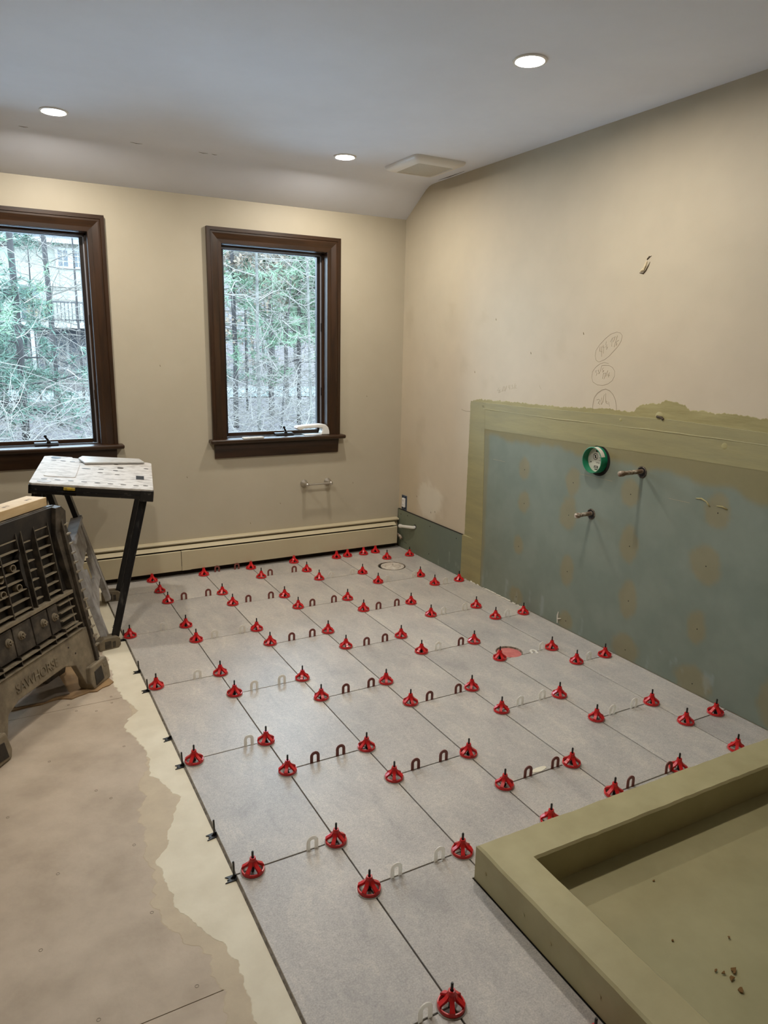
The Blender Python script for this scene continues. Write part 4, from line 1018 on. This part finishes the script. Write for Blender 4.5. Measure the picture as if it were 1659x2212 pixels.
for s0 in (0.0, 1.0):
    q = fr(s0, 0.985)
    b = B(); base = Vector((q.x, q.y, -0.0115 if s0 == 0 else 0.0003))
    d1 = Vector((0.92, 0.17, 0)).normalized() if s0 == 0 else Vector((0.98, -0.1, 0)).normalized(); d2 = Vector((-d1.y, d1.x, 0))
    b.prism([(-0.038, 0), (0.052, 0), (0.064, 0.014), (0.062, 0.048), (0.048, 0.058), (-0.012, 0.060), (-0.038, 0.040)], base-d2*0.028, d1, Vector((0, 0, 1)), d2*0.058)
    b.obj('foot', MT['saw2'], r, bevel=0.003)
    b = B(); b.obox(base-d2*0.0288+d1*(-0.012)+Vector((0, 0, .008)), d1*0.030, d2*0.001, Vector((0, 0, 0.036))); b.obox(base-d2*0.0288+d1*0.024+Vector((0, 0, .008)), d1*0.014, d2*0.001, Vector((0, 0, 0.030)))
    b.obj('foot_recess', MT['saw'], r)
# black steel struts from the right-hand end down to the same feet
for q_, foot in ((-0.255, Vector((-0.052, -0.118, 0.034))), (0.25, Vector((0.062, 0.515, 0.044)))):
    T = P(0.232, q_, -0.03)
    B().bar(T, foot, 0.036, 0.022, u).obj('strut', MT['steel'], r, bevel=0.003)
    b = B(); b.bar(T-v*0.012-u*0.012, foot-v*0.012-u*0.012, 0.005, 0.006, u); b.bar(T-v*0.012+u*0.012, foot-v*0.012+u*0.012, 0.005, 0.006, u)
    b.obj('strut_ridge', MT['steel'], r)
# the struts of the other end, hidden by the sawhorse
for q_ in (-0.25, 0.25):
    T = P(-0.245, q_, -0.03); foot = Vector((-0.42+0.12*q_, 0.17+1.05*q_, -0.0115))
    B().bar(T, foot, 0.030, 0.022, u).obj('strut', MT['steel'], r)
B().obox(P(-0.25, -0.28, -0.10), u*0.035, v*0.02, nn*0.06).obj('hinge_bracket', MT['bapron'], r, bevel=0.004)

# offcut of tile on the table
b = B(); b.prism([(-0.100, 0.245), (-0.062, 0.140), (0.232, 0.252), (0.205, 0.335), (-0.085, 0.300)], P(0, 0, 0.0038), u, v, nn*0.009)
tag(b.obj('tile_offcut', MT['slate'], bevel=0.0008), 'pale grey tile offcut lying on the dusty work table', 'tile offcut')

# ================================================================== plastic sawhorse
Bs = Vector((-.55, -.964, -.0118)); sw = Vector((.620, .785, 0)).normalized(); sd = Vector((.785, -.620, 0)).normalized()
tl = 0.15
SU = Vector((-.117, .093, .989)).normalized(); SN = (sd*math.cos(tl)+Vector((0, 0, 1))*math.sin(tl)).normalized()
r = empty('sawhorse', (-0.38, -0.74, -0.0118)); tag(r, 'dusty black plastic sawhorse standing on cardboard at the left edge', 'sawhorse')
Q = lambda s_, h_, d_=0.0: Bs+sw*s_+SU*h_+SN*d_
def pbox(s0, s1, h0, h1, d0, d1, into): into.obox(Q(s0, h0, d0), sw*(s1-s0), SU*(h1-h0), SN*(d1-d0)); return into
SC = 0.270                                     # centre line of the panel
def half(front):
    """one leg panel; the rear one is the mirror image and plainer"""
    rr_ = r
    if front: fq = Q
    else:
        off = -0.235
        SUr = Vector((-SU.x, -SU.y, SU.z)); SNr = (-sd*math.cos(tl)+Vector((0, 0, 1))*math.sin(tl)).normalized()
        fq = lambda s_, h_, d_=0.0: Bs+sd*off+sw*s_+SUr*h_+SNr*d_
    def poly(pl, d0, d1, name, mat, bev=0.002):
        b = B(); A = [fq(s_, h_, d0) for s_, h_ in pl]; C = [fq(s_, h_, d1) for s_, h_ in pl]; n = len(pl)
        b.add(A+C, [tuple(range(n)), tuple(n+i for i in reversed(range(n)))]+[(i, (i+1) % n, n+(i+1) % n, n+i) for i in range(n)])
        return b.obj(name, mat, rr_, bevel=bev)
    for sg in (1, -1):
        X = lambda q: SC+sg*q
        poly([(X(0.262), 0.80), (X(0.300), 0.80), (X(0.332), 0.775), (X(0.345), 0.70), (X(0.368), 0.32), (X(0.380), 0.05), (X(0.330), 0.05), (X(0.312), 0.32), (X(0.285), 0.55)], -0.030, 0.0, 'leg', MT['saw'])
        poly([(X(0.300), 0.79), (X(0.312), 0.785), (X(0.330), 0.40), (X(0.350), 0.06), (X(0.338), 0.06), (X(0.316), 0.40)], 0.0, 0.016, 'leg_rib', MT['saw'])
        poly([(X(0.262), 0.10), (X(0.385), 0.10), (X(0.392), 0.055), (X(0.388), 0.0), (X(0.262), 0.0), (X(0.250), 0.03)], -0.040, 0.026, 'foot', MT['saw2'] if front else MT['saw'], 0.006)
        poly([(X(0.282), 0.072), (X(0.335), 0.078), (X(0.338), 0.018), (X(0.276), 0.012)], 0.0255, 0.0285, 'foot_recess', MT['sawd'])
        poly([(X(0.350), 0.085), (X(0.378), 0.082), (X(0.382), 0.060), (X(0.352), 0.062)], 0.020, 0.0275, 'foot_pad', MT['saw2'])
        if front:
            for k in range(15):
                h = 0.16+0.042*k; w0 = interp([(0.05, 0.380), (0.32, 0.368), (0.70, 0.345), (0.80, 0.318)], h)
                poly([(X(w0-0.030), h), (X(w0+0.002), h+0.002), (X(w0+0.002), h+0.007), (X(w0-0.030), h+0.005)], -0.012, 0.014, 'notch_rib', MT['saw2'], 0)
    # arched rail between the feet
    arch = [(SC-0.36, 0.03), (SC-0.25, 0.03), (SC-0.205, 0.135), (SC-0.14, 0.160), (SC+0.14, 0.160), (SC+0.205, 0.135), (SC+0.25, 0.03), (SC+0.36, 0.03), (SC+0.35, 0.245), (SC-0.35, 0.245)]
    poly(arch[1:7]+[(SC+0.33, 0.03), (SC+0.345, 0.262), (SC-0.345, 0.262), (SC-0.33, 0.03)][::1], -0.022, 0.004, 'arched_rail', MT['saw2'] if front else MT['saw'], 0.004)
    if not front:
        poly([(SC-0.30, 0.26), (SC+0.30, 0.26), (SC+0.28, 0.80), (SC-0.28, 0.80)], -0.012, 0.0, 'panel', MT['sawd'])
        return
    # ribbed tray panel
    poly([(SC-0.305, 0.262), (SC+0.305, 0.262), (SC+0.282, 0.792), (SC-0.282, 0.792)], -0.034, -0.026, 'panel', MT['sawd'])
    poly([(SC-0.290, 0.786), (SC+0.290, 0.786), (SC+0.288, 0.802), (SC-0.288, 0.802)], -0.055, 0.008, 'top_rail', MT['saw'])
    # upright walls
    for s_ in (SC-0.235, SC-0.150, SC-0.06, SC+0.045, SC+0.075, SC+0.150, SC+0.235):
        pb = B(); pbox(s_-0.0025, s_+0.0025, 0.425, 0.786, -0.026, 0.0, pb); pb.obj('rib', MT['saw'], rr_)
    def hr(s0, s1, h, d=0.0, m='saw2'):
        pb = B(); pbox(s0, s1, h, h+0.004, -0.026, d, pb); pb.obj('rib', MT[m], rr_)
    for k in range(9):
        h = 0.452+0.038*k
        hr(SC-0.058, SC+0.043, h, -0.002); hr(SC+0.152, SC+0.233, h+0.006, -0.004); hr(SC-0.148, SC-0.062, h+0.004, -0.002); hr(SC-0.233, SC-0.152, h, -0.004)
        if k < 8: hr(SC+0.077, SC+0.124, h+0.015, -0.006)
    pb = B(); pb.prism([(0, -0.075), (0.014, -0.055), (0.02, 0), (0.014, 0.055), (0, 0.075)], Q(SC+0.045, 0.60, -0.024), -sw, SU, SN*0.026); pb.obj('grip', MT['sawd'], rr_)
    poly([(SC-0.30, 0.425), (SC+0.290, 0.425), (SC+0.292, 0.440), (SC-0.30, 0.440)], -0.026, 0.006, 'tray_lip', MT['saw2'])
    # plates with wing bolts
    for s0, s1 in ((SC-0.29, SC-0.185), (SC-0.180, SC-0.088), (SC-0.084, SC+0.020), (SC+0.024, SC+0.118), (SC+0.124, SC+0.185)):
        poly([(s0, 0.305), (s1, 0.305), (s1, 0.418), (s0, 0.418)], -0.026, -0.004, 'bolt_plate', MT['saw'], 0.003)
    for s_, h_ in ((0.424, .370), (0.354, .372), (0.223, .374), (0.153, .373), (0.060, .372)):
        pb = B(); pb.lathe(Q(s_, h_, -0.004), SN, [(0.017, 0), (0.016, 0.004), (0.0125, 0.005), (0.0125, 0.010), (0.009, 0.012), (0.009, 0.006), (0, 0.006)], 14)
        pb.obox(Q(s_-0.010, h_-0.0025, 0.001), sw*0.020, SU*0.005, SN*0.010); pb.obox(Q(s_-0.0025, h_-0.010, 0.001), sw*0.005, SU*0.020, SN*0.010)
        pb.obj('wing_bolt', MT['saw2'], rr_, smooth='auto')
    for k in range(4): hr(SC+0.19, SC+0.285, 0.300+0.034*k, 0.004)
    for h_ in (0.264, 0.288): hr(SC-0.30, SC+0.30, h_, 0.010)
    for s_ in (SC-0.184, SC-0.086, SC+0.022, SC+0.121, SC+0.19):
        pb = B(); pbox(s_-0.002, s_+0.002, 0.264, 0.305, -0.026, 0.008, pb); pb.obj('rib', MT['saw'], rr_)
    # ring bosses
    for s_, h_ in ((.268, .622), (.277, .543), (.19, .544), (.195, .60), (.12, .58)):
        pb = B(); pb.lathe(Q(s_, h_, -0.026), SN, [(0.0150, 0), (0.0145, 0.022), (0.0115, 0.022), (0.0110, 0.002)], 16); pb.obj('boss', MT['saw2'], rr_, smooth='auto')
    poly([(SC-0.075, 0.715), (SC-0.030, 0.715), (SC-0.022, 0.725), (SC-0.022, 0.760), (SC-0.032, 0.768), (SC-0.075, 0.768)], -0.0258, -0.018, 'hand_slot', MT['beige'])
    # moulded lettering on the arched rail
    cu = bpy.data.curves.new('letters', 'FONT'); cu.body = 'SAWHORSE'; cu.size = 0.052; cu.extrude = 0.0016; cu.align_x = 'CENTER'; cu.space_character = 1.0
    to = bpy.data.objects.new('letters', cu); COL.objects.link(to)
    dg = bpy.context.evaluated_depsgraph_get(); dg.update()
    me = bpy.data.meshes.new_from_object(to.evaluated_get(dg)); bpy.data.objects.remove(to)
    vs = [tuple(Q(SC-0.02+q.co.x*0.92, 0.186+q.co.y, 0.0055+q.co.z)) for q in me.vertices]
    b = B(); b.add(vs, [tuple(p.vertices) for p in me.polygons]); b.obj('moulded_lettering', MT['saw2'], rr_)
    for s_, h_ in ((0.455, 0.225), (0.49, 0.185)):
        pb = B(); pb.lathe(Q(s_, h_, 0.004), SN, [(0.004, 0), (0.004, 0.0006), (0, 0.0006)], 8); pb.obj('bolt_hole', MT['hole'], rr_)
half(True); half(False)
# board lying on the sawhorse
dn = -sd
o0 = Q(0.535, 0.803, 0.0)+dn*0.005
b = B(); b.obox(o0, -sw*0.92, dn*0.089, Vector((0, 0, 0.036)))
lr = b.obj('lumber_board', MT['lumber'], bevel=0.002); tag(lr, 'short pale pine board resting on top of the sawhorse', 'board')
for q in (0.06, 0.19, 0.26):
    k = B(); k.obox(o0-sw*(q+0.02)+dn*0.03+Vector((0, 0, 0.0361)), sw*0.016, dn*0.012, Vector((0, 0, 0.0003))); k.obox(o0-sw*(q-0.006)+dn*0.03+Vector((0, 0, 0.0361)), sw*0.006, dn*0.016, Vector((0, 0, 0.0003)))
    k.obj('grade_stamp', MT['stamp'], lr)

# cardboard under the sawhorse
def sheet(name, pts, z, th, mat, label, wav=0.004):
    b = B(); n = len(pts)
    lo = [(x, y, z+wav*abs(fbm(x*9, y*9, 5))) for x, y in pts]
    b.add(lo+[(x, y, q+th) for x, y, q in lo], [tuple(reversed(range(n))), tuple(n+i for i in range(n))]+[(i, (i+1) % n, n+(i+1) % n, n+i) for i in range(n)])
    return tag(b.obj(name, mat), label, 'cardboard')
sheet('cardboard_sheet', [(-.120, -.520), (-.141, -.545), (-.17, -.556), (-.195, -.581), (-.225, -.574), (-.249, -.585), (-.27, -.592), (-.296, -.606), (-.322, -.590), (-.346, -.582), (-.38, -.590), (-.412, -.602), (-.46, -.598), (-.502, -.604), (-.62, -.60), (-.62, -.30), (-.30, -.25), (-.15, -.42)], -0.0112, 0.004, MT['card'], 'torn brown cardboard sheet under the sawhorse feet', 0.0)
sheet('cardboard_sheet', [(-.30, -.560), (-.36, -.566), (-.395, -.590), (-.50, -.592), (-.535, -.555), (-.66, -.53), (-.66, -.32), (-.33, -.33)], -0.0066, 0.004, MT['card2'], 'grey flattened carton lying on the brown cardboard under the sawhorse', 0.0)

# ================================================================== things on the right window's stool
b = B(); b.box((0.905, YB-0.052, 0.8455), (1.040, YB-0.010, 0.8535))
t = b.obj('plastic_plate', MT['white_pl'], bevel=0.002); tag(t, 'small ivory plastic plate lying on the right window stool', 'plate')
B().prism([(0.05*math.cos(math.pi*i/14), 0.030*math.sin(math.pi*i/14)) for i in range(15)], (0.985, YB-0.048, 0.8536), (1, 0, 0), (0, 1, 0), (0, 0, 0.0006)).obj('arc_mark', MT['pvc'], t)
r = empty('tape_gun', (1.45, YB, 0.8455)); tag(r, 'white curved plastic dispenser standing on the right end of the stool', 'dispenser')
pl = [(-0.170, 0.062), (-0.120, 0.066), (0.0, 0.072), (0.030, 0.068), (0.052, 0.050), (0.060, 0.025), (0.062, 0.0), (0.0, 0.0), (0.002, 0.012), (0.010, 0.030), (0.006, 0.044), (-0.02, 0.048), (-0.120, 0.046), (-0.150, 0.034), (-0.178, 0.048)]
B().prism(pl, (1.455, YB+0.045, 0.8455), (1, 0, 0), (0, 0, 1), (0, -0.060, 0)).obj('handle', MT['white'], r, bevel=0.006, seg=3)
B().box((1.335, YB-0.015, 0.8455), (1.456, YB+0.045, 0.8505)).obj('base', MT['white'], r, bevel=0.001)

# ================================================================== outside the windows
GZ = -0.75
MT['litter'] = plain('leaf_litter', srgb(58, 52, 52), 0.95, col2=srgb(84, 76, 76), scale=3.0, detail=12, bump=0.0, lo=0.4, hi=0.62)
MT['pale_ground'] = plain('frosted_lawn', srgb(113, 121, 123), 0.9, col2=srgb(97, 106, 103), scale=0.6, detail=8)
MT['bounce_ground'] = plain('pale_bounce_ground', srgb(206, 214, 222), 0.9, col2=srgb(184, 196, 202), scale=1.5, detail=8)  # pale tone of the added ground that throws daylight onto the ceiling
MT['bark'] = plain('grey_brown_bark', srgb(65, 62, 61), 0.95, col2=srgb(45, 42, 42), scale=6, stretch=(4, 4, 0.6), rnd=0.25)
MT['palebark'] = plain('pale_bark', srgb(92, 89, 82), 0.9, col2=srgb(64, 62, 58), scale=5, stretch=(2, 2, 2), rnd=0.15)
MT['twig'] = plain('bare_twigs', srgb(112, 106, 98), 0.95, col2=srgb(84, 78, 72), scale=0.4)
MT['needle'] = plain('pine_needles', srgb(112, 132, 106), 0.8, col2=srgb(88, 112, 90), scale=1.1)
MT['needle2'] = plain('blue_green_needles', srgb(92, 114, 98), 0.8, col2=srgb(70, 94, 82), scale=1.1)
MT['dryleaf'] = plain('dry_oak_leaves', srgb(135, 120, 104), 0.9, col2=srgb(118, 102, 87), scale=1.5)
MT['siding'] = plain('cream_clapboard', srgb(132, 131, 120), 0.7, col2=srgb(126, 125, 115), scale=3, stretch=(0.1, 1, 9))
MT['roof'] = plain('grey_shingles', srgb(79, 80, 88), 0.9, col2=srgb(68, 69, 77), scale=5)
MT['trimw'] = plain('white_house_trim', srgb(149, 149, 145), 0.6)
MT['pane'] = plain('dark_house_glass', srgb(63, 71, 77), 0.2)
MT['greywall'] = plain('grey_lower_wall', srgb(89, 93, 99), 0.8)  # even grey of the lower storey, darker than the siding
MT['rail'] = plain('dark_deck_rail', srgb(60, 58, 58), 0.7)
MT['deck'] = plain('pale_deck_board', srgb(135, 133, 126), 0.8)
MT['crate'] = plain('tan_deck_box', srgb(135, 121, 99), 0.8)

CX, CY = -0.4754, -3.57
def at(az, d): return CX+d*math.sin(az), CY+d*math.cos(az)
def gz(x, y):
    d = y-YB
    return GZ+0.18*fbm(x*0.3, y*0.3, 2)+0.05*fbm(x*1.7, y*1.7, 5)+0.012*max(0, d-20)+(0.34*(d-42) if d > 42 else 0)
b = B(); xs = [-30+1.0*i for i in range(80)]; yy = [YB+0.3+0.9*j for j in range(88)]
for x in xs:
    for y in yy: b.v.append((x, y, gz(x, y)))
n = len(yy)
for i in range(len(xs)-1):
    for j in range(n-1): b.f.append((i*n+j, (i+1)*n+j, (i+1)*n+j+1, i*n+j+1))
g = b.obj('ground', MT['litter'], smooth=True); tag(g, 'leaf strewn woodland ground outside the windows', kind='structure')
b = B(); prev = None
for i in range(60):
    x = -14+0.75*i; y0 = 24+1.5*fbm(x*0.3, 3); y1 = 29+2.2*fbm(x*0.25, 9)
    cur = [(x, y0, gz(x, y0)+0.05), (x, (y0+y1)/2, gz(x, (y0+y1)/2)+0.09), (x, y1, gz(x, y1)+0.06)]
    if prev: b.add(prev+cur, [(0, 3, 4, 1), (1, 4, 5, 2)])
    prev = cur
b.obj('frost_patch', MT['pale_ground'], g, smooth=True)
# unseen pale ground added by the house wall to bounce daylight to the ceiling
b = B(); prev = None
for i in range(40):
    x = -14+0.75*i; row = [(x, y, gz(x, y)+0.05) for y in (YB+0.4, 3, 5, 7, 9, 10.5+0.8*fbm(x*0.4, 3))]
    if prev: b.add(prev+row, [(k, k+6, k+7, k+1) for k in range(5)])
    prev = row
b.obj('pale_ground', MT['bounce_ground'], g, smooth=True)

rt = random.Random(11)
def twig(b, p, d, ln, r0, n=3, sides=3, droop=0.0):
    pts = [p]; dd = Vector(d).normalized()
    for i in range(n):
        dd = (dd+Vector((rt.uniform(-.35, .35), rt.uniform(-.35, .35), rt.uniform(-.3, .3)-droop))).normalized()
        pts.append(pts[-1]+dd*ln/n)
    b.tube(pts, [r0*(1-0.75*i/n) for i in range(n+1)], sides, cap=False)
    return pts
def tuft(b, p, size, n=12):
    for _ in range(n):
        d = Vector((rt.gauss(0, 1), rt.gauss(0, 1), rt.gauss(0.1, 0.7))).normalized()*size*rt.uniform(.6, 1.1)
        w = d.cross(Vector((rt.gauss(0, 1), rt.gauss(0, 1), rt.gauss(0, 1)))).normalized()*size*0.045
        b.add([p-w, p+w, p+d], [(0, 1, 2)])
def leaf(b, p, s):
    a = Vector((rt.gauss(0, 1), rt.gauss(0, 1), rt.gauss(0, 1))).normalized()*s; c2 = a.cross(Vector((rt.gauss(0, 1), rt.gauss(0, 1), rt.gauss(0, 1)))).normalized()*s*0.55
    b.add([p-a, p+c2, p+a, p-c2], [(0, 1, 2, 3)])
def tree(az, d, rad, h, label, bark='bark', nb=14, lean=0.0, pine=None, zlo=1.0, zhi=None, spread=1.6, tufts=10, dry=0, subs=3, group='trees outside the windows'):
    x, y = at(az, d); z0 = gz(x, y)-0.15
    rad *= 0.68
    r = empty('tree', (x, y, z0)); tag(r, label, 'tree', group)
    pts = []; ra = []
    for i in range(10):
        t = i/9; pts.append(Vector((x+lean*t*h*0.1+0.25*fbm(t*3+az*40, 1)*rad*6, y+0.2*fbm(t*3+az*40, 6)*rad*6, z0+h*t))); ra.append(rad*(1.15-0.7*t))
    B().tube(pts, ra, 9).obj('trunk', MT[bark], r, smooth=True)
    b = B(); f = B(); lv = B()
    zhi = zhi or h*0.95
    for k in range(nb):
        zz = rt.uniform(zlo, zhi); t = zz/h; i = min(8, int(t*9)); p = pts[i].lerp(pts[i+1], t*9-i)
        a = rt.uniform(0, 6.283); ln = spread*rt.uniform(.5, 1.15)
        q = twig(b, p, (math.cos(a), math.sin(a), 0.25 if not pine else 0.0), ln, rad*0.20+0.005, 4, 4, 0.0 if not pine else 0.05)
        for _ in range(subs):
            m = rt.randrange(1, 5); q2 = twig(b, q[m], (rt.uniform(-1, 1), rt.uniform(-1, 1), rt.uniform(-.4, .7)), ln*rt.uniform(.3, .7), 0.008, 4, 3)
            for q3 in q2[1:]: twig(b, q3, (rt.uniform(-1, 1), rt.uniform(-1, 1), rt.uniform(-.5, .6)), ln*rt.uniform(.15, .35), 0.005, 2, 3)
            if dry:
                for pp in q2: 
                    for _ in range(dry): leaf(lv, pp+Vector((rt.gauss(0, .1), rt.gauss(0, .1), rt.gauss(0, .1))), 0.06)
            if pine:
                for pp in q2[1:]:
                    for _ in range(2): tuft(f, pp+Vector((rt.gauss(0, .07), rt.gauss(0, .07), rt.gauss(0, .05))), 0.25, tufts)
        if pine:
            for pp in q[2:]: tuft(f, pp, 0.25, tufts)
    b.obj('branches', MT['twig' if not pine else bark], r)
    if pine: f.obj('needles', MT[pine], r)
    if lv.v: lv.obj('dry_leaves', MT['dryleaf'], r)
    return r
# seen through the left window
tree(0.036, 17, 0.105, 10, 'thick dark trunk left of centre in the left window', nb=26, pine='needle2', zlo=0.8, zhi=3.4, spread=1.7, tufts=9, subs=3)
tree(0.074, 20, 0.10, 11, 'slim straight trunk right of centre in the left window', nb=18, zlo=2.2, zhi=7.5, spread=2.3, subs=4)
tree(0.014, 22, 0.09, 11, 'dark trunk at the far left of the left window', nb=20, pine='needle2', zlo=0.6, zhi=6.0, spread=1.8, tufts=9)
tree(-0.02, 16, 0.08, 9, 'pine reaching in from beyond the left edge of the left window', nb=20, pine='needle', zlo=1.2, zhi=5.0, spread=1.5, tufts=10)
tree(0.105, 25, 0.06, 7, 'thin bare sapling near the right edge of the left window', nb=18, zlo=1.0, spread=1.8, subs=4)
tree(0.055, 28, 0.05, 6, 'thin bare sapling between the two trunks in the left window', nb=16, zlo=0.8, spread=2.0, subs=4)
tree(0.15, 21, 0.10, 10, 'bare tree hidden by the wall between the windows', nb=16, zlo=1.5, spread=2.3, subs=4)
tree(0.22, 24, 0.10, 10, 'pine hidden by the wall between the windows', nb=16, pine='needle', zlo=1.5, spread=1.8)
# seen through the right window
tree(0.328, 16, 0.055, 8, 'pale birch-like trunk left of centre in the right window', bark='palebark', nb=16, zlo=1.2, zhi=5.0, spread=2.0, subs=4)
tree(0.297, 19, 0.09, 9, 'dark trunk with dry leaves at the left of the right window', nb=30, zlo=2.2, zhi=6.0, spread=1.9, dry=4, subs=4)
tree(0.345, 22, 0.115, 10, 'broad dark trunk in the middle of the right window', nb=14, zlo=2.6, zhi=7.0, spread=2.0, subs=3)
tree(0.366, 26, 0.10, 11, 'grey pine trunk right of centre in the right window', nb=40, pine='needle', zlo=2.6, zhi=7.2, spread=2.6, tufts=13, subs=4)
tree(0.383, 19, 0.075, 9, 'forked pine near the right side of the right window', nb=38, pine='needle', zlo=1.9, zhi=5.4, spread=2.2, tufts=13, subs=4)
tree(0.400, 15, 0.045, 7, 'pale crooked trunk at the right edge of the right window', bark='palebark', nb=20, lean=-0.2, zlo=0.6, zhi=4.0, spread=1.5, subs=4)
tree(0.420, 22, 0.09, 9, 'pine beyond the right edge of the right window', nb=20, pine='needle', zlo=1.5, zhi=5.5, spread=1.9, tufts=9)
tree(0.312, 24, 0.05, 7, 'slender bare tree behind the pale trunk in the right window', nb=16, zlo=1.0, spread=1.8, subs=4, dry=1)
tree(0.357, 18, 0.035, 5, 'thin leaning sapling low in the right window', nb=12, zlo=0.6, spread=1.3, subs=4, lean=0.8)
tree(0.280, 30, 0.09, 10, 'dark pine far back at the left of the right window', nb=18, pine='needle2', zlo=0.6, zhi=4, spread=1.8, tufts=8)
for k in range(18):
    az = rt.uniform(-0.06, 0.46); d = rt.uniform(32, 52)
    if az < 0.24 and d > 34: az += 0.25
    tree(az, d, rt.uniform(.06, .13), rt.uniform(8, 13), 'distant bare grey tree in the woods outside', nb=14, zlo=1, spread=2.6, subs=3, lean=rt.uniform(-.7, .7), dry=(2 if k % 2 == 0 else 0), group='distant woods')
# brush: nobody could count these twigs
b = B()
for k in range(7500):
    az = rt.uniform(-0.08, 0.46); d = rt.uniform(11, 36); x, y = at(az, d)
    p = Vector((x, y, gz(x, y)+abs(rt.gauss(0, 0.75))))
    if k % 5 == 0: p.z = gz(x, y)+rt.uniform(0.5, 5.0)
    twig(b, p, (rt.uniform(-1, 1), rt.uniform(-1, 1), rt.uniform(-.3, .7)), rt.uniform(.4, 1.6), rt.uniform(.003, .009), 4, 3)
tag(b.obj('brush', MT['twig']), 'tangle of bare brushwood covering the woodland floor', 'brush', kind='stuff')

# the neighbouring house
hx0, hx1, hy, hz = -7.0, 7.6, 37.0, -0.4
r = empty('house', (0.3, hy, hz)); tag(r, 'cream sided house with a raised deck seen through the left window', 'house')
B().box((hx0, hy, 2.1), (hx1, hy+8, 6.2)).obj('upper_wall', MT['siding'], r)
B().box((hx0, hy+0.4, -0.8), (hx1, hy+8, 2.1)).obj('lower_wall', MT['greywall'], r)
B().prism([(-0.6, 0), (8.6, 0), (4, 4.2)], (hx0-0.4, hy, 6.10), (0, 1, 0), (0, 0, 1), (hx1-hx0+0.8, 0, 0)).obj('roof', MT['roof'], r)
B().box((hx0-0.4, hy-0.62, 6.00), (hx1+0.4, hy-0.5, 6.20)).obj('fascia', MT['trimw'], r)
def hwin(x, z, w, h, y):
    f = B().box((x-0.1, y-0.08, z-0.1), (x+w+0.1, y-0.01, z+h+0.1)).obj('window_frame', MT['trimw'], r)
    for i in range(2):
        for j in range(3): B().box((x+w*i/2+0.03, y-0.1, z+h*j/3+0.03), (x+w*(i+1)/2-0.03, y-0.075, z+h*(j+1)/3-0.03)).obj('pane', MT['pane'], f)
hwin(3.05, 4.95, 0.5, 0.8, hy); hwin(3.75, 4.95, 0.5, 0.8, hy); hwin(-2.2, 4.6, 0.9, 1.2, hy); hwin(5.9, 4.6, 0.8, 1.1, hy)
hwin(1.2, 2.4, 0.9, 1.6, hy); hwin(2.4, 0.0, 0.8, 1.5, hy+0.4); hwin(0.6, 0.2, 0.8, 1.2, hy+0.4)
B().box((hx0, hy-3.0, 1.95), (hx1, hy, 2.2)).obj('deck', MT['deck'], r)
b = B()
for i in range(int((hx1-hx0)/0.16)): b.box((hx0+0.16*i, hy-3.0, 2.2), (hx0+0.16*i+0.035, hy-2.96, 3.1))
b.box((hx0, hy-3.03, 3.08), (hx1, hy-2.93, 3.16)); b.box((hx0, hy-3.0, 2.28), (hx1, hy-2.96, 2.34)); b.obj('deck_railing', MT['rail'], r)
for i in range(6): B().box((hx0+0.6+2.6*i, hy-2.95, -0.8), (hx0+0.85+2.6*i, hy-2.7, 1.95)).obj('deck_post', MT['trimw'], r)
B().box((1.35, hy-2.6, 2.2), (2.3, hy-2.0, 3.25)).obj('deck_box', MT['crate'], r)

# ================================================================== pieces that belong to a part hang under that part
def base(o): return o.name.split('.')[0]
def mid(o):
    vs = o.data.vertices
    return sum((v.co for v in vs), Vector())/len(vs)
def nest(root, child, part):
    for r in [o for o in COL.objects if o.parent is None and base(o) == root]:
        ps = [c for c in r.children if base(c) == part]
        if not ps: continue
        pm = [(p, mid(p)) for p in ps]
        for c in [c for c in r.children if base(c) == child]:
            m = mid(c); c.parent = min(pm, key=lambda q: (q[1]-m).length)[0]
for t in (('sawhorse', 'leg_rib', 'leg'), ('sawhorse', 'notch_rib', 'leg'), ('sawhorse', 'foot_recess', 'foot'), ('sawhorse', 'foot_pad', 'foot'), ('sawhorse', 'moulded_lettering', 'arched_rail'),
          ('sawhorse', 'bolt_hole', 'arched_rail'), ('sawhorse', 'wing_bolt', 'bolt_plate'), ('sawhorse', 'boss', 'panel'), ('sawhorse', 'rib', 'panel'), ('sawhorse', 'grip', 'panel'), ('sawhorse', 'hand_slot', 'panel'),
          ('work_table', 'foot_recess', 'foot'), ('work_table', 'strut_ridge', 'strut'), ('work_table', 'bench_dog_hole', 'table_top'), ('work_table', 'square_hole', 'table_top'), ('work_table', 'round_recess', 'table_top'),
          ('work_table', 'cover_plate', 'table_top'), ('work_table', 'clamp_pocket', 'apron'), ('work_table', 'clamp_lever', 'apron'), ('work_table', 'apron_lip', 'apron'),
          ('window_1', 'crank_handle', 'crank_housing'), ('window_2', 'crank_handle', 'crank_housing'), ('electrical_outlet', 'slots', 'receptacle'), ('round_box', 'printing', 'label_disc'), ('round_box', 'side_sticker', 'ring'),
          ('baseboard_heater', 'splice_plate', 'front_cover'), ('pipe_stub', 'broken_edge', 'hole'), ('pipe_stub', 'end_cap', 'pipe'), ('toilet_flange', 'pull_tab', 'flange_cap'), ('shower_pan', 'curb_nail', 'curb'),
          ('heater_pipe', 'collar', 'sleeve'), ('house', 'chimney', 'roof')):
    nest(*t)
